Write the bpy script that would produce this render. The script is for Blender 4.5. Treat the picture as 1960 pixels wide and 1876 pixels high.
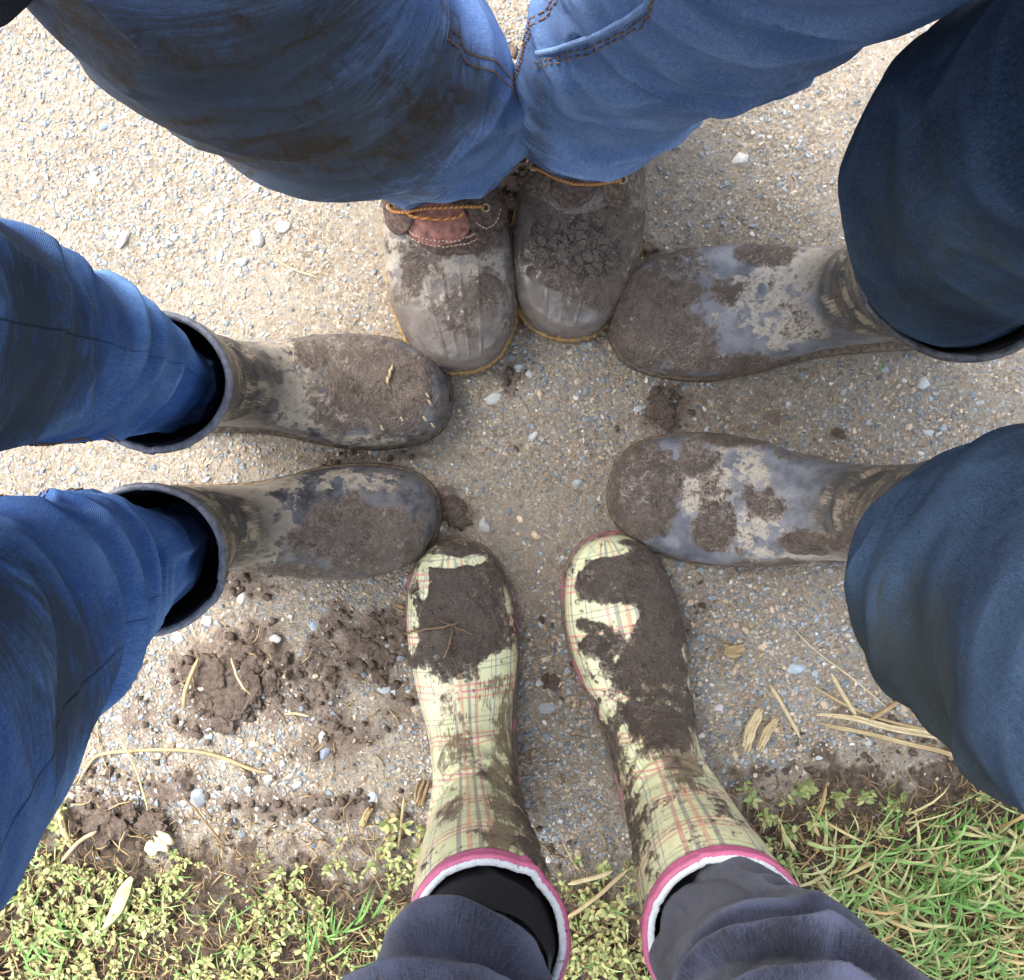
import bpy, math, random
import numpy as np
from mathutils import Vector
random.seed(7); RNG = np.random.default_rng(7)
for o in list(bpy.data.objects): bpy.data.objects.remove(o)
SC = bpy.context.scene
COL = SC.collection
# ------------------------------------------------------------ camera, sky, sun, exposure
H = 1.2; F = 2280.0; CU, CV = 980.0, 938.0          # eye height (m); focal length and centre of the 1960 px wide photo
cd = bpy.data.cameras.new('camera'); cam = bpy.data.objects.new('camera', cd); COL.objects.link(cam)
cam.location = (0, 0, H); cam.rotation_euler = (0, 0, 0)
cd.sensor_width = 36; cd.sensor_fit = 'HORIZONTAL'; cd.lens = 36 * F / 1960.0
cd.clip_start = 0.01; cd.clip_end = 900
SC.camera = cam
W = bpy.data.worlds.new('World'); SC.world = W; W.use_nodes = True
wn = W.node_tree.nodes; wl = W.node_tree.links
sky = wn.new('ShaderNodeTexSky'); sky.sky_type = 'NISHITA'; sky.sun_disc = False
SUN_EL, SUN_AZ = math.radians(58), math.radians(-60)     # azimuth from +Y, clockwise
sky.sun_elevation = SUN_EL; sky.sun_rotation = SUN_AZ; sky.dust_density = 4; sky.air_density = 1.0; sky.ozone_density = 0.6
desat = wn.new('ShaderNodeHueSaturation'); desat.inputs['Saturation'].default_value = 0.45
wl.new(sky.outputs[0], desat.inputs['Color']); wl.new(desat.outputs[0], wn['Background'].inputs[0])
wn['Background'].inputs[1].default_value = 0.15
sd = bpy.data.lights.new('sun', 'SUN'); sd.energy = 1.25; sd.angle = math.radians(40); sd.color = (1, .965, .91)
sun = bpy.data.objects.new('sun', sd); COL.objects.link(sun)
dv = Vector((math.sin(SUN_AZ)*math.cos(SUN_EL), math.cos(SUN_AZ)*math.cos(SUN_EL), math.sin(SUN_EL)))
sun.rotation_euler = dv.to_track_quat('Z', 'Y').to_euler()
VS = SC.view_settings; VS.view_transform = 'Standard'; VS.look = 'None'; VS.gamma = 1; VS.exposure = 2.02
SC.cycles.max_bounces = 5; SC.cycles.diffuse_bounces = 3; SC.cycles.glossy_bounces = 2
try: VS.use_curve_mapping = False
except Exception: pass

# ------------------------------------------------------------ numeric helpers
def P(u, v, h):
    k = (H - h) / F
    return np.array([(u - CU) * k, (CV - v) * k, h])
def _hash(ix, iy, iz, s):
    n = (ix.astype(np.int64)*374761393 + iy.astype(np.int64)*668265263 + iz.astype(np.int64)*2147483647 + s*974634777) & 0xffffffff
    n = ((n ^ (n >> 13)) * 1274126177) & 0xffffffff
    n = ((n ^ (n >> 15)) * 2246822519) & 0xffffffff
    return ((n ^ (n >> 16)) & 0xffff) / 65535.0
def vnoise(p, s=0):
    f = np.floor(p); t = p - f; t = t*t*t*(t*(t*6-15)+10); f = f.astype(np.int64)
    r = 0
    for dx in (0, 1):
        for dy in (0, 1):
            for dz in (0, 1):
                w = (t[..., 0] if dx else 1-t[..., 0])*(t[..., 1] if dy else 1-t[..., 1])*(t[..., 2] if dz else 1-t[..., 2])
                r = r + w*_hash(f[..., 0]+dx, f[..., 1]+dy, f[..., 2]+dz, s)
    return r*2-1
def fbm(p, freq, octv=4, s=0, gain=.5):
    r = 0; a = 1; tot = 0
    for i in range(octv):
        r = r + a*vnoise(p*freq*(2.03**i)+i*17.3, s+i); tot += a; a *= gain
    return r/tot
def sstep(a, b, x):
    t = np.clip((x-a)/(b-a), 0, 1); return t*t*(3-2*t)
def catmull(K, n):
    K = np.asarray(K, float); m = len(K)
    d = np.ones(m-1)
    t = np.linspace(0, m-1-1e-9, n); i = t.astype(int); f = (t-i)[:, None]
    g = lambda j: K[np.clip(j, 0, m-1)]
    p0, p1, p2, p3 = g(i-1), g(i), g(i+1), g(i+2)
    p0 = np.where((i == 0)[:, None], 2*p1-p2, p0); p3 = np.where((i == m-2)[:, None], 2*p2-p1, p3)
    return .5*((2*p1)+(-p0+p2)*f+(2*p0-5*p1+4*p2-p3)*f*f+(-p0+3*p1-3*p2+p3)*f**3)
def grid_normals(G):
    du = np.roll(G, -1, 1)-np.roll(G, 1, 1); dv_ = np.gradient(G, axis=0)
    n = np.cross(du, dv_); n /= (np.linalg.norm(n, axis=2, keepdims=True)+1e-12); return n
# ------------------------------------------------------------ objects
def raw_mesh(name, V, Fc, mat, smooth=True, attrs=None, uv=None):
    V = np.ascontiguousarray(V, np.float32).reshape(-1, 3); Fc = np.asarray(Fc, np.int32); k = Fc.shape[1]
    me = bpy.data.meshes.new(name); me.vertices.add(len(V)); me.vertices.foreach_set('co', V.ravel())
    me.loops.add(Fc.size); me.loops.foreach_set('vertex_index', Fc.ravel())
    me.polygons.add(len(Fc)); me.polygons.foreach_set('loop_start', np.arange(0, Fc.size, k, dtype=np.int32))
    try: me.polygons.foreach_set('loop_total', np.full(len(Fc), k, np.int32))
    except Exception: pass
    me.update(calc_edges=True); me.validate()
    me.polygons.foreach_set('use_smooth', np.full(len(me.polygons), smooth))
    for an, a in (attrs or {}).items():
        a = np.asarray(a, np.float32)
        if a.ndim == 1 or a.shape[-1] != 3:
            at = me.attributes.new(an, 'FLOAT', 'POINT'); at.data.foreach_set('value', a.ravel())
        else:
            at = me.attributes.new(an, 'FLOAT_VECTOR', 'POINT'); at.data.foreach_set('vector', a.reshape(-1).astype(np.float32))
    if uv is not None:
        at = me.attributes.new('suv', 'FLOAT_VECTOR', 'POINT')
        w = np.zeros((len(V), 3), np.float32); w[:, :2] = np.asarray(uv).reshape(-1, 2); at.data.foreach_set('vector', w.ravel())
    if mat: me.materials.append(mat)
    return me
def link(name, me, parent=None, kind=None, label=None, cat=None, group=None):
    o = bpy.data.objects.new(name, me); COL.objects.link(o)
    if parent: o.parent = parent; o.matrix_parent_inverse = parent.matrix_basis.inverted()
    if kind: o['kind'] = kind
    if label: o['label'] = label
    if cat: o['category'] = cat
    if group: o['group'] = group
    return o
def empty(name, loc, label, cat, group=None):
    o = bpy.data.objects.new(name, None); COL.objects.link(o); o.location = loc; o.empty_display_size = .05
    o['label'] = label; o['category'] = cat
    if group: o['group'] = group
    return o
def grid_faces(n, m, closed=True):
    i = np.arange(n-1)[:, None]; mm = m if closed else m-1; j = np.arange(mm)[None, :]; j2 = (j+1) % m
    return np.stack(np.broadcast_arrays(i*m+j, i*m+j2, (i+1)*m+j2, (i+1)*m+j), -1).reshape(-1, 4)
def tube_geo(pts, r, seg=8, taper=None):
    pts = np.asarray(pts, float); n = len(pts); T = np.gradient(pts, axis=0); T /= np.linalg.norm(T, axis=1, keepdims=True)+1e-12
    ref = np.array([0, 0, 1.]) if abs(T[0, 2]) < .9 else np.array([1., 0, 0])
    A = np.cross(T, ref); A /= np.linalg.norm(A, axis=1, keepdims=True)+1e-9; B = np.cross(T, A)
    th = np.linspace(0, 2*np.pi, seg, endpoint=False); rr = np.full(n, r) if taper is None else r*np.asarray(taper)
    G = pts[:, None]+rr[:, None, None]*(np.cos(th)[None, :, None]*A[:, None]+np.sin(th)[None, :, None]*B[:, None])
    Fq = grid_faces(n, seg)
    V = np.concatenate([G.reshape(-1, 3), pts[:1], pts[-1:]])
    j = np.arange(seg); a, b = n*seg, n*seg+1
    caps = np.concatenate([np.stack([np.full(seg, a), (j+1) % seg, j, j], -1), np.stack([np.full(seg, b), (n-1)*seg+j, (n-1)*seg+(j+1) % seg, (n-1)*seg+(j+1) % seg], -1)])
    tri = np.concatenate([Fq[:, [0, 1, 2]], Fq[:, [0, 2, 3]], caps[:, :3]])
    return V, tri
def join_geo(L):
    Vs, Fs, k = [], [], 0
    for V, Fc in L: Vs.append(V); Fs.append(Fc+k); k += len(V)
    return np.concatenate(Vs), np.concatenate(Fs)
# ------------------------------------------------------------ node helper
class G:
    def __init__(s, name):
        s.m = bpy.data.materials.new(name); s.m.use_nodes = True; s.t = s.m.node_tree; s.b = s.t.nodes['Principled BSDF']; s.co = None
    def _set(s, sock, v):
        if isinstance(v, bpy.types.NodeSocket): s.t.links.new(v, sock)
        elif isinstance(v, (tuple, list)): sock.default_value = tuple(v)+((1,) if len(v) == 3 and len(sock.default_value) == 4 else ())
        else: sock.default_value = v
    def obj(s):
        if not s.co: s.co = s.t.nodes.new('ShaderNodeTexCoord').outputs['Object']
        return s.co
    def attr(s, n, vec=False):
        a = s.t.nodes.new('ShaderNodeAttribute'); a.attribute_name = n; return a.outputs['Vector' if vec else 'Fac']
    def noise(s, sc, det=3, rough=.55, vec=None, dist=0):
        n = s.t.nodes.new('ShaderNodeTexNoise'); s._set(n.inputs['Vector'], vec or s.obj()); n.inputs['Scale'].default_value = sc
        n.inputs['Detail'].default_value = det; n.inputs['Roughness'].default_value = rough; n.inputs['Distortion'].default_value = dist; return n.outputs['Fac']
    def vor(s, sc, feat='F1', vec=None, out='Distance', rnd=1):
        n = s.t.nodes.new('ShaderNodeTexVoronoi'); n.feature = feat; s._set(n.inputs['Vector'], vec or s.obj()); n.inputs['Scale'].default_value = sc
        n.inputs['Randomness'].default_value = rnd; return n.outputs[out]
    def M(s, op, a, b=0.0, c=0.0):
        n = s.t.nodes.new('ShaderNodeMath'); n.operation = op; s._set(n.inputs[0], a); s._set(n.inputs[1], b); s._set(n.inputs[2], c); return n.outputs[0]
    def mix(s, f, a, b, mode='MIX'):
        n = s.t.nodes.new('ShaderNodeMix'); n.data_type = 'RGBA'; n.blend_type = mode; n.clamp_factor = True
        s._set(n.inputs[0], f); s._set(n.inputs[6], a); s._set(n.inputs[7], b); return n.outputs[2]
    def fmix(s, f, a, b):
        return s.M('ADD', s.M('MULTIPLY', f, b), s.M('MULTIPLY', s.M('SUBTRACT', 1.0, f), a))
    def step(s, x, a, b):
        n = s.t.nodes.new('ShaderNodeMapRange'); n.interpolation_type = 'SMOOTHSTEP'; s._set(n.inputs[0], x); n.inputs[1].default_value = a; n.inputs[2].default_value = b; return n.outputs[0]
    def ramp(s, f, stops, const=False):
        n = s.t.nodes.new('ShaderNodeValToRGB'); s._set(n.inputs[0], f); cr = n.color_ramp
        if const: cr.interpolation = 'CONSTANT'
        while len(cr.elements) < len(stops): cr.elements.new(.5)
        for e, (p, c) in zip(cr.elements, stops): e.position = p; e.color = tuple(c)+(1,)
        return n.outputs[0]
    def mapv(s, vec, sc, rot=(0, 0, 0)):
        n = s.t.nodes.new('ShaderNodeMapping'); s._set(n.inputs['Vector'], vec); n.inputs['Scale'].default_value = sc; n.inputs['Rotation'].default_value = rot; return n.outputs[0]
    def sep(s, vec):
        n = s.t.nodes.new('ShaderNodeSeparateXYZ'); s._set(n.inputs[0], vec); return n.outputs
    def bump(s, h, dist, strength=1, prev=None):
        n = s.t.nodes.new('ShaderNodeBump'); s._set(n.inputs['Height'], h); n.inputs['Distance'].default_value = dist; n.inputs['Strength'].default_value = strength
        if prev: s.t.links.new(prev, n.inputs['Normal'])
        return n.outputs[0]
    def out(s, color=None, rough=None, normal=None, spec=None, coat=None, sheen=None):
        if color is not None: s._set(s.b.inputs['Base Color'], color)
        if rough is not None: s._set(s.b.inputs['Roughness'], rough)
        if normal is not None: s._set(s.b.inputs['Normal'], normal)
        if spec is not None: s._set(s.b.inputs['Specular IOR Level'], spec)
        if coat is not None: s._set(s.b.inputs['Coat Weight'], coat); s.b.inputs['Coat Roughness'].default_value = .15
        if sheen is not None: s._set(s.b.inputs['Sheen Weight'], sheen)
        return s.m
def simple(name, c, rough=.6, nscale=300, var=.3, bump=.0006, spec=.4):
    g = G(name); n = g.noise(nscale, 4); c2 = tuple(x*(1-var) for x in c); c3 = tuple(min(1, x*(1+var)) for x in c)
    return g.out(g.mix(g.step(n, .3, .7), c2, c3), rough, g.bump(n, bump), spec)

# ------------------------------------------------------------ materials
BROWN = (.16, .112, .082); BROWN_D = (.125, .09, .068); TAN = (.46, .40, .31)
def mudcolor(g):
    n = g.noise(180, 5, .7); n2 = g.noise(900, 3, .7)
    return g.mix(g.step(g.M('ADD', n, g.M('MULTIPLY', n2, .5)), .5, 1.0), BROWN_D, (.34, .265, .215))
def boot_mat(name, base, base2, streak=.5, gloss=.35, pink=False, duck=False, tanc=TAN):
    g = G(name); uv = g.attr('suv', True)
    fn = g.M('SUBTRACT', g.noise(160, 6, .7), .5); fn2 = g.M('SUBTRACT', g.noise(560, 4, .75), .5)
    if pink:
        xyz = g.sep(uv); U, V = xyz[0], xyz[1]
        col = (.69, .70, .43)
        def stripe(coord, centre, width, period):
            x = g.M('ABSOLUTE', g.M('SUBTRACT', g.M('MULTIPLY', g.M('FRACT', g.M('DIVIDE', g.M('ADD', coord, 5*period-centre+period/2), period)), period), period/2))
            return g.M('SUBTRACT', 1.0, g.step(x, width/2-.0004, width/2+.0004))
        tw = g.step(g.M('SINE', g.M('MULTIPLY', g.M('ADD', U, V), 2500)), -.5, .5)
        for (cc, w, colr, a) in ((-.011, .0034, (.50, .10, .16), .6), (-.0035, .0034, (.13, .10, .18), .62), (.004, .0034, (.66, .18, .15), .55), (.0115, .0034, (.12, .09, .19), .62), (.034, .0014, (.08, .13, .35), .7), (.039, .0009, (.1, .15, .3), .6)):
            st = stripe(U, cc, w, .066)
            col = g.mix(g.M('MULTIPLY', g.M('MULTIPLY', st, a), g.M('ADD', .75, g.M('MULTIPLY', tw, .25))), col, colr)
        for (cc, w, colr, a) in ((-.005, .0022, (.70, .16, .16), .7), (.0015, .0022, (.60, .04, .2), .7), (.008, .0022, (.70, .16, .16), .65), (.03, .0012, (.12, .2, .12), .6), (.036, .0016, (.1, .15, .18), .5)):
            st = stripe(V, cc, w, .056)
            col = g.mix(g.M('MULTIPLY', g.M('MULTIPLY', st, a), g.M('ADD', .7, g.M('MULTIPLY', tw, .3))), col, colr)
        bcol = col
    else:
        bcol = g.mix(g.step(g.noise(60, 4), .35, .65), base, base2)
    # streaky dry film (wiped mud) along the shaft
    sm = g.noise(1, 5, .65, g.mapv(uv, (520, 50, 1), (0, 0, .5)), .6)
    shaft = g.attr('shaft')
    if pink:
        streakmask = g.M('MULTIPLY', g.step(g.M('ADD', sm, g.M('MULTIPLY', g.attr('smear'), .6)), .62, .8), .85)
    else:
        streakmask = g.M('MULTIPLY', g.step(g.M('ADD', sm, g.M('MULTIPLY', g.M('SUBTRACT', g.noise(35, 3), .5), 1.5)), .52, .68), g.M('MULTIPLY', shaft, streak))
    # the dry pale film
    fl_ = g.M('SUBTRACT', g.noise(48, 5, .62, None, .3), .5)
    dry = g.step(g.M('ADD', g.M('MULTIPLY', g.attr('dry'), .8), g.M('ADD', g.M('MULTIPLY', fn, 1.6), g.M('ADD', g.M('MULTIPLY', fl_, 2.4), g.M('MULTIPLY', fn2, .5)))), .0, .30)
    if not pink: dry = g.M('MULTIPLY', dry, g.M('SUBTRACT', 1.0, g.M('MULTIPLY', shaft, .75)))
    mud = g.step(g.M('ADD', g.attr('mud'), g.M('ADD', g.M('MULTIPLY', fn, 1.5), g.M('MULTIPLY', fn2, 1.1))), -.03, .16)
    mc = mudcolor(g); pit = g.step(g.noise(560, 4, .8), .34, .5); mc = g.mix(g.M('MULTIPLY', g.step(g.attr('mud'), .1, .5), g.M('SUBTRACT', 1.0, pit)), mc, (.06, .042, .03))
    c = g.mix(g.M('MULTIPLY', dry, .88), bcol, g.mix(g.noise(300, 4), tuple(.75*x for x in tanc), tuple(min(1, 1.15*x) for x in tanc)))
    if not pink: c = g.mix(g.M('MULTIPLY', shaft, .88), c, (.045, .041, .035))
    c = g.mix(streakmask, c, (.15, .105, .06) if pink else (.36, .30, .21))
    if not pink:
        brs = g.M('MULTIPLY', g.step(g.noise(1, 5, .7, g.mapv(uv, (200, 45, 1), (0, 0, -.3))), .5, .72), g.M('MULTIPLY', shaft, .55))
        c = g.mix(brs, c, (.12, .085, .055))
    big = g.noise(38, 4, .6)
    film = g.M('MULTIPLY', g.attr('film'), g.M('ADD', .12, g.M('MULTIPLY', g.step(g.noise(120, 5, .72), .40, .64), .88)))
    c = g.mix(film, c, g.mix(big, (.13, .105, .088), (.21, .175, .15)))
    ma = g.attr('mud')
    thin = g.M('MULTIPLY', g.step(g.M('ADD', ma, g.M('ADD', g.M('MULTIPLY', fn, 1.4), g.M('MULTIPLY', fl_, .8))), -.30, .25), .62 if not duck else .72)
    c = g.mix(thin, c, (.215, .165, .13))
    e1_ = g.M('ADD', ma, g.M('ADD', g.M('MULTIPLY', fn, 1.8), g.M('MULTIPLY', fn2, 1.4)))
    mud = g.step(e1_, -.10, .32)
    thick = g.step(e1_, .15, .8)
    gr = g.noise(520, 4, .8); md = g.noise(150, 5, .75)
    mc = g.mix(g.step(big, .3, .7), (.175, .13, .10), (.27, .21, .168))
    mc = g.mix(g.M('MULTIPLY', g.step(md, .45, .62), .55), mc, (.33, .26, .21))
    mc = g.mix(g.M('MULTIPLY', g.M('SUBTRACT', 1.0, g.step(gr, .34, .52)), g.M('MULTIPLY', thick, .8)), mc, (.075, .052, .04))
    if pink: mc = g.mix(.35, mc, (.10, .07, .055))
    c = g.mix(mud, c, mc)
    # mud cracks as it dries
    wv = g.mix(.012, g.obj(), g._nc(140))
    e_big = g.M('SUBTRACT', 1.0, g.step(g.vor(105, 'DISTANCE_TO_EDGE', wv), .01, .10))
    e_sml = g.M('SUBTRACT', 1.0, g.step(g.vor(230, 'DISTANCE_TO_EDGE', wv), .01, .14))
    ck = g.step(g.M('ADD', g.attr('crack'), g.M('MULTIPLY', fn, 1.0)), 0, .3)
    mk2 = g.M('MULTIPLY', g.M('MULTIPLY', thick, g.step(g.noise(60, 3), .45, .62)), .8)
    crack = g.M('MAXIMUM', g.M('MULTIPLY', e_big, ck), g.M('MULTIPLY', e_sml, mk2))
    c = g.mix(g.M('MULTIPLY', crack, .88), c, (.03, .021, .016))
    rough = g.fmix(mud, g.fmix(dry, gloss, .7), .52)
    rough = g.M('ADD', rough, g.M('MULTIPLY', fn2, .3))
    hgt = g.M('ADD', g.M('MULTIPLY', md, 1.6), g.M('ADD', gr, g.M('MULTIPLY', g.noise(1300, 2, .8), .4)))
    nb = g.bump(g.M('MULTIPLY', hgt, g.M('ADD', g.M('MULTIPLY', thick, .9), g.M('ADD', g.M('MULTIPLY', mud, .12), .03))), .0058 if pink else .0038)
    nb = g.bump(g.M('MULTIPLY', crack, -1), .0028, 1, nb)
    return g.out(c, rough, nb, .6, coat=g.M('MULTIPLY', g.M('SUBTRACT', 1.0, thick), g.M('SUBTRACT', .45 if duck else .15, g.M('MULTIPLY', dry, .15))))
def _nc(s, sc):
    n = s.t.nodes.new('ShaderNodeTexNoise'); s._set(n.inputs['Vector'], s.obj()); n.inputs['Scale'].default_value = sc; return n.outputs['Color']
G._nc = _nc
def denim(name, base, light, dirt_shade=(.13, .105, .07), twill=1.0, sheen=.0, swirl=.0):
    g = G(name); uv = g.attr('suv', True); x = g.sep(uv)
    tw = g.M('SINE', g.M('MULTIPLY', g.M('ADD', x[0], g.M('MULTIPLY', x[1], .55)), 5200))
    thr = g.noise(1, 3, .6, g.mapv(uv, (2600, 240, 1))); thr2 = g.noise(1, 2, .6, g.mapv(uv, (300, 2200, 1)))
    patch = g.noise(14, 4, .6)
    f = g.M('ADD', g.M('MULTIPLY', g.M('SUBTRACT', thr, .5), 1.2), g.M('MULTIPLY', g.M('SUBTRACT', thr2, .5), .8))
    f = g.M('ADD', f, g.M('MULTIPLY', g.M('SUBTRACT', g.noise(1, 4, .7, g.mapv(uv, (700, 60, 1), (0, 0, .15))), .5), .6))
    f = g.M('ADD', f, g.M('MULTIPLY', tw, .10*twill)); f = g.M('ADD', f, g.M('MULTIPLY', g.M('SUBTRACT', patch, .5), .8))
    f = g.M('ADD', f, g.M('MULTIPLY', g.attr('worn'), .55))
    c = g.mix(g.step(f, -.45, .75), base, light)
    dn = g.M('SUBTRACT', g.noise(45, 6, .72), .5); st = g.M('SUBTRACT', g.noise(1, 5, .7, g.mapv(uv, (18, 95, 1), (0, 0, .5)), 1.5), .5)
    dm = g.M('ADD', g.attr('dirt_shade'), g.M('ADD', g.M('MULTIPLY', dn, .8), g.M('MULTIPLY', st, 1.3)))
    c = g.mix(g.M('MULTIPLY', g.step(dm, -.05, .55), .84), c, dirt_shade)  # mask mixes real mud with painted shade on the upper legs
    if swirl:
        wu = g.noise(1, 6, .66, g.mapv(g.obj(), (14, 42, 20), (0, 0, .35)), .8); wf = g.noise(1, 5, .75, g.mapv(uv, (260, 60, 1), (0, 0, .6)))
        sm_ = g.M('ADD', g.M('MULTIPLY', g.M('SUBTRACT', wu, .5), 3.2), g.M('ADD', g.M('MULTIPLY', g.attr('dirt_shade'), .9), g.M('MULTIPLY', g.M('SUBTRACT', wf, .5), 1.6)))
        c = g.mix(g.M('MULTIPLY', g.step(sm_, .25, 1.15), swirl), c, (.085, .062, .034))
    sp = g.step(g.M('ADD', g.noise(130, 3, .7, g.mapv(uv, (1, .5, 1))), g.M('MULTIPLY', g.attr('dirt_shade'), .04)), .67 if swirl else .70, .74)
    c = g.mix(g.M('MULTIPLY', sp, .6), c, (.14, .085, .05))
    nb = g.bump(g.M('ADD', g.M('MULTIPLY', tw, .25*twill), g.M('ADD', thr, g.M('MULTIPLY', thr2, .7))), .0007)
    return g.out(c, .88, nb, .2, sheen=sheen)
def leafmat(name, stops, rough=.5):
    g = G(name); r = g.attr('rnd'); c = g.ramp(r, stops); c = g.mix(g.noise(400, 3), c, tuple((.6*x for x in stops[0][1])), 'MIX')
    c = g.mix(.6, c, g.ramp(r, stops))
    g.b.inputs['Subsurface Weight'].default_value = 0
    return g.out(c, rough, g.bump(g.noise(900, 2), .0003), .4)

def muddy_edge(name, c, th):
    g = G(name); k = g.step(g.noise(28, 4, .7), th-.06, th+.06); return g.out(g.mix(k, (.17, .125, .09), g.mix(g.noise(300, 3), tuple(.7*x for x in c), c)), .55, g.bump(g.noise(260, 4, .7), .0012), .4)
M_DARKWELLY = boot_mat('muddy_dark_rubber', (.022, .026, .034), (.085, .097, .12), 1.0, .36)
M_GREYWELLY = boot_mat('muddy_grey_rubber', (.085, .095, .12), (.20, .215, .25), .85, .42, tanc=(.52, .46, .37))
M_DUCK = boot_mat('muddy_brown_rubber', (.10, .082, .07), (.165, .145, .135), 0, .2, duck=True, tanc=(.42, .37, .30))
M_PINK = boot_mat('muddy_tartan_rubber', None, None, 0, .38, pink=True, tanc=(.80, .74, .52))
M_SOLE = simple('muddy_sole', (.13, .095, .065), .7, 220, .5, .002)
M_SOLE_BLACK = simple('dark_sole', (.085, .068, .052), .6, 220, .6, .0015)
M_SOLE_GOLD = muddy_edge('amber_sole', (.40, .25, .09), .45)
M_SOLE_PINK = muddy_edge('pink_sole', (.50, .15, .22), .56)
M_RIM_GREY = simple('grey_rubber_rim', (.17, .18, .22), .42, 200, .35, .0004)
M_RIM_DARK = simple('dark_rubber_rim', (.06, .065, .075), .35, 200, .5, .0004)
M_RIM_PINK = simple('pink_rubber_rim', (.50, .13, .25), .45, 150, .12, .0002)
M_LINING = simple('dark_lining', (.010, .010, .013), .9, 500, .3)
M_LINING_W = simple('white_fleece_lining', (.72, .78, .84), .95, 1200, .15, .001)
M_LEATHER = simple('dark_brown_leather', (.10, .062, .048), .55, 260, .55, .0008)
M_TONGUE = simple('reddish_leather', (.30, .13, .10), .45, 160, .35, .0008)
M_STITCH = simple('pale_thread', (.62, .45, .36), .8)
M_OSTITCH = simple('orange_thread', (.30, .15, .05), .8)
M_BRASS = simple('brass_eyelet', (.45, .36, .22), .4); M_BRASS.node_tree.nodes['Principled BSDF'].inputs['Metallic'].default_value = .6
g = G('striped_lace'); xx = g.sep(g.attr('suv', True)); w_ = g.step(g.M('SINE', g.M('MULTIPLY', g.M('ADD', xx[1], g.M('MULTIPLY', xx[0], .0007)), 2600)), -.3, .3)
M_LACE = g.out(g.mix(w_, (.42, .10, .04), (.62, .36, .10)), .7, g.bump(w_, .0005))
M_JEAN_T = denim('muddy_blue_denim', (.070, .15, .36), (.34, .50, .82), (.080, .092, .098), .5, 0, .9)
M_JEAN_L = denim('blue_denim', (.035, .12, .42), (.26, .48, .88), (.070, .088, .090), .6)
M_JEAN_R = denim('dark_blue_denim', (.006, .017, .044), (.068, .12, .21), (.035, .045, .045), .6)
M_PANT = denim('navy_corduroy', (.008, .010, .019), (.085, .097, .165), (.02, .02, .03), .2, .25)
M_SOCK = simple('black_cloth', (.012, .013, .018), .95, 600, .4)
M_JACKET = simple('dark_jacket_cloth', (.025, .028, .035), .85, 500, .3, .001)
M_NAVY = denim('navy_denim', (.015, .035, .11), (.05, .10, .26), (.04, .05, .05))
M_STRAW = leafmat('straw', [(0, (.22, .15, .08)), (.5, (.44, .34, .18)), (1, (.66, .57, .36))], .6)
M_DEAD = leafmat('dead_stems', [(0, (.12, .075, .045)), (.5, (.28, .19, .10)), (1, (.48, .36, .18))], .7)
M_HERB = leafmat('herb_leaves', [(0, (.14, .21, .06)), (.4, (.27, .33, .11)), (.75, (.41, .42, .17)), (1, (.46, .36, .16))], .42)
M_GRASS = leafmat('grass_blades', [(0, (.10, .24, .05)), (.35, (.24, .42, .12)), (.55, (.42, .50, .22)), (.75, (.58, .50, .26)), (1, (.52, .34, .16))], .45)
# ------------------------------------------------------------ ground
VB = [(-900, 1500), (0, 1490), (100, 1512), (190, 1530), (330, 1560), (560, 1590), (800, 1590), (1000, 1640), (1200, 1650), (1340, 1600), (1400, 1480), (1600, 1420), (1800, 1400), (2000, 1420), (2900, 1440)]
KG = H/F
VBX = np.array([(u-CU)*KG for u, v in VB]); VBY = np.array([(CV-v)*KG for u, v in VB])
def veg_in(x, y):            # >0 inside the green strip (metres past the edge)
    return np.interp(x, VBX, VBY) - y
MUD = [(440, 1290, 110, 90, 1.0, .011), (400, 1350, 80, 60, .8, .012), (520, 1240, 60, 60, .6, .008), (700, 1240, 120, 90, .8, .006), (650, 1290, 80, 60, .45, .006), (250, 1370, 60, 60, .5, .006), (210, 1570, 90, 60, 1.0, .011),
       (760, 1330, 50, 120, .5, .004), (640, 1420, 120, 70, .6, .005), (560, 1330, 70, 90, .6, .005), (300, 1500, 160, 40, .6, .004), (600, 1540, 200, 30, .6, .004), (1265, 775, 50, 60, .8, .006), (1600, 830, 12, 12, .8, .004), (1485, 800, 25, 20, .5, .003), (1350, 790, 160, 70, .38, .002), (860, 975, 45, 45, .7, .004),
       (1060, 1310, 60, 260, .35, .0), (1040, 1180, 50, 110, .35, .0), (980, 500, 35, 260, .9, 0), (980, 260, 45, 150, .9, 0), (1260, 490, 40, 30, .6, .004), (470, 1120, 60, 30, .6, .004), (700, 875, 200, 14, .5, .0), (640, 885, 120, 16, .5, .0),
       (500, 1480, 70, 40, .35, .004), (340, 1480, 60, 40, .45, .006), (1340, 1180, 30, 60, .4, .002), (40, 560, 120, 30, .28, .0), (300, 300, 150, 30, .25, .0), (1000, 800, 70, 60, -.2, 0), (1120, 1150, 40, 60, .45, .0)]
def mudfield(x, y, warp):
    m = np.full(x.shape, -.4); hgt = np.zeros(x.shape)
    for (u, v, ru, rv, a, hh) in MUD:
        cx, cy = (u-CU)*KG, (CV-v)*KG
        d = np.sqrt(((x-cx)/(ru*KG))**2+((y-cy)/(rv*KG))**2)
        m = np.maximum(m, (a*1.15)*(1-sstep(.35, 1.35, d+warp*.8))-.4*(d > 1.3) if a > 0 else m)
        hgt = hgt+hh*(1-sstep(.1, 1.1, d+warp*.7))
    return m, hgt
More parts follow.
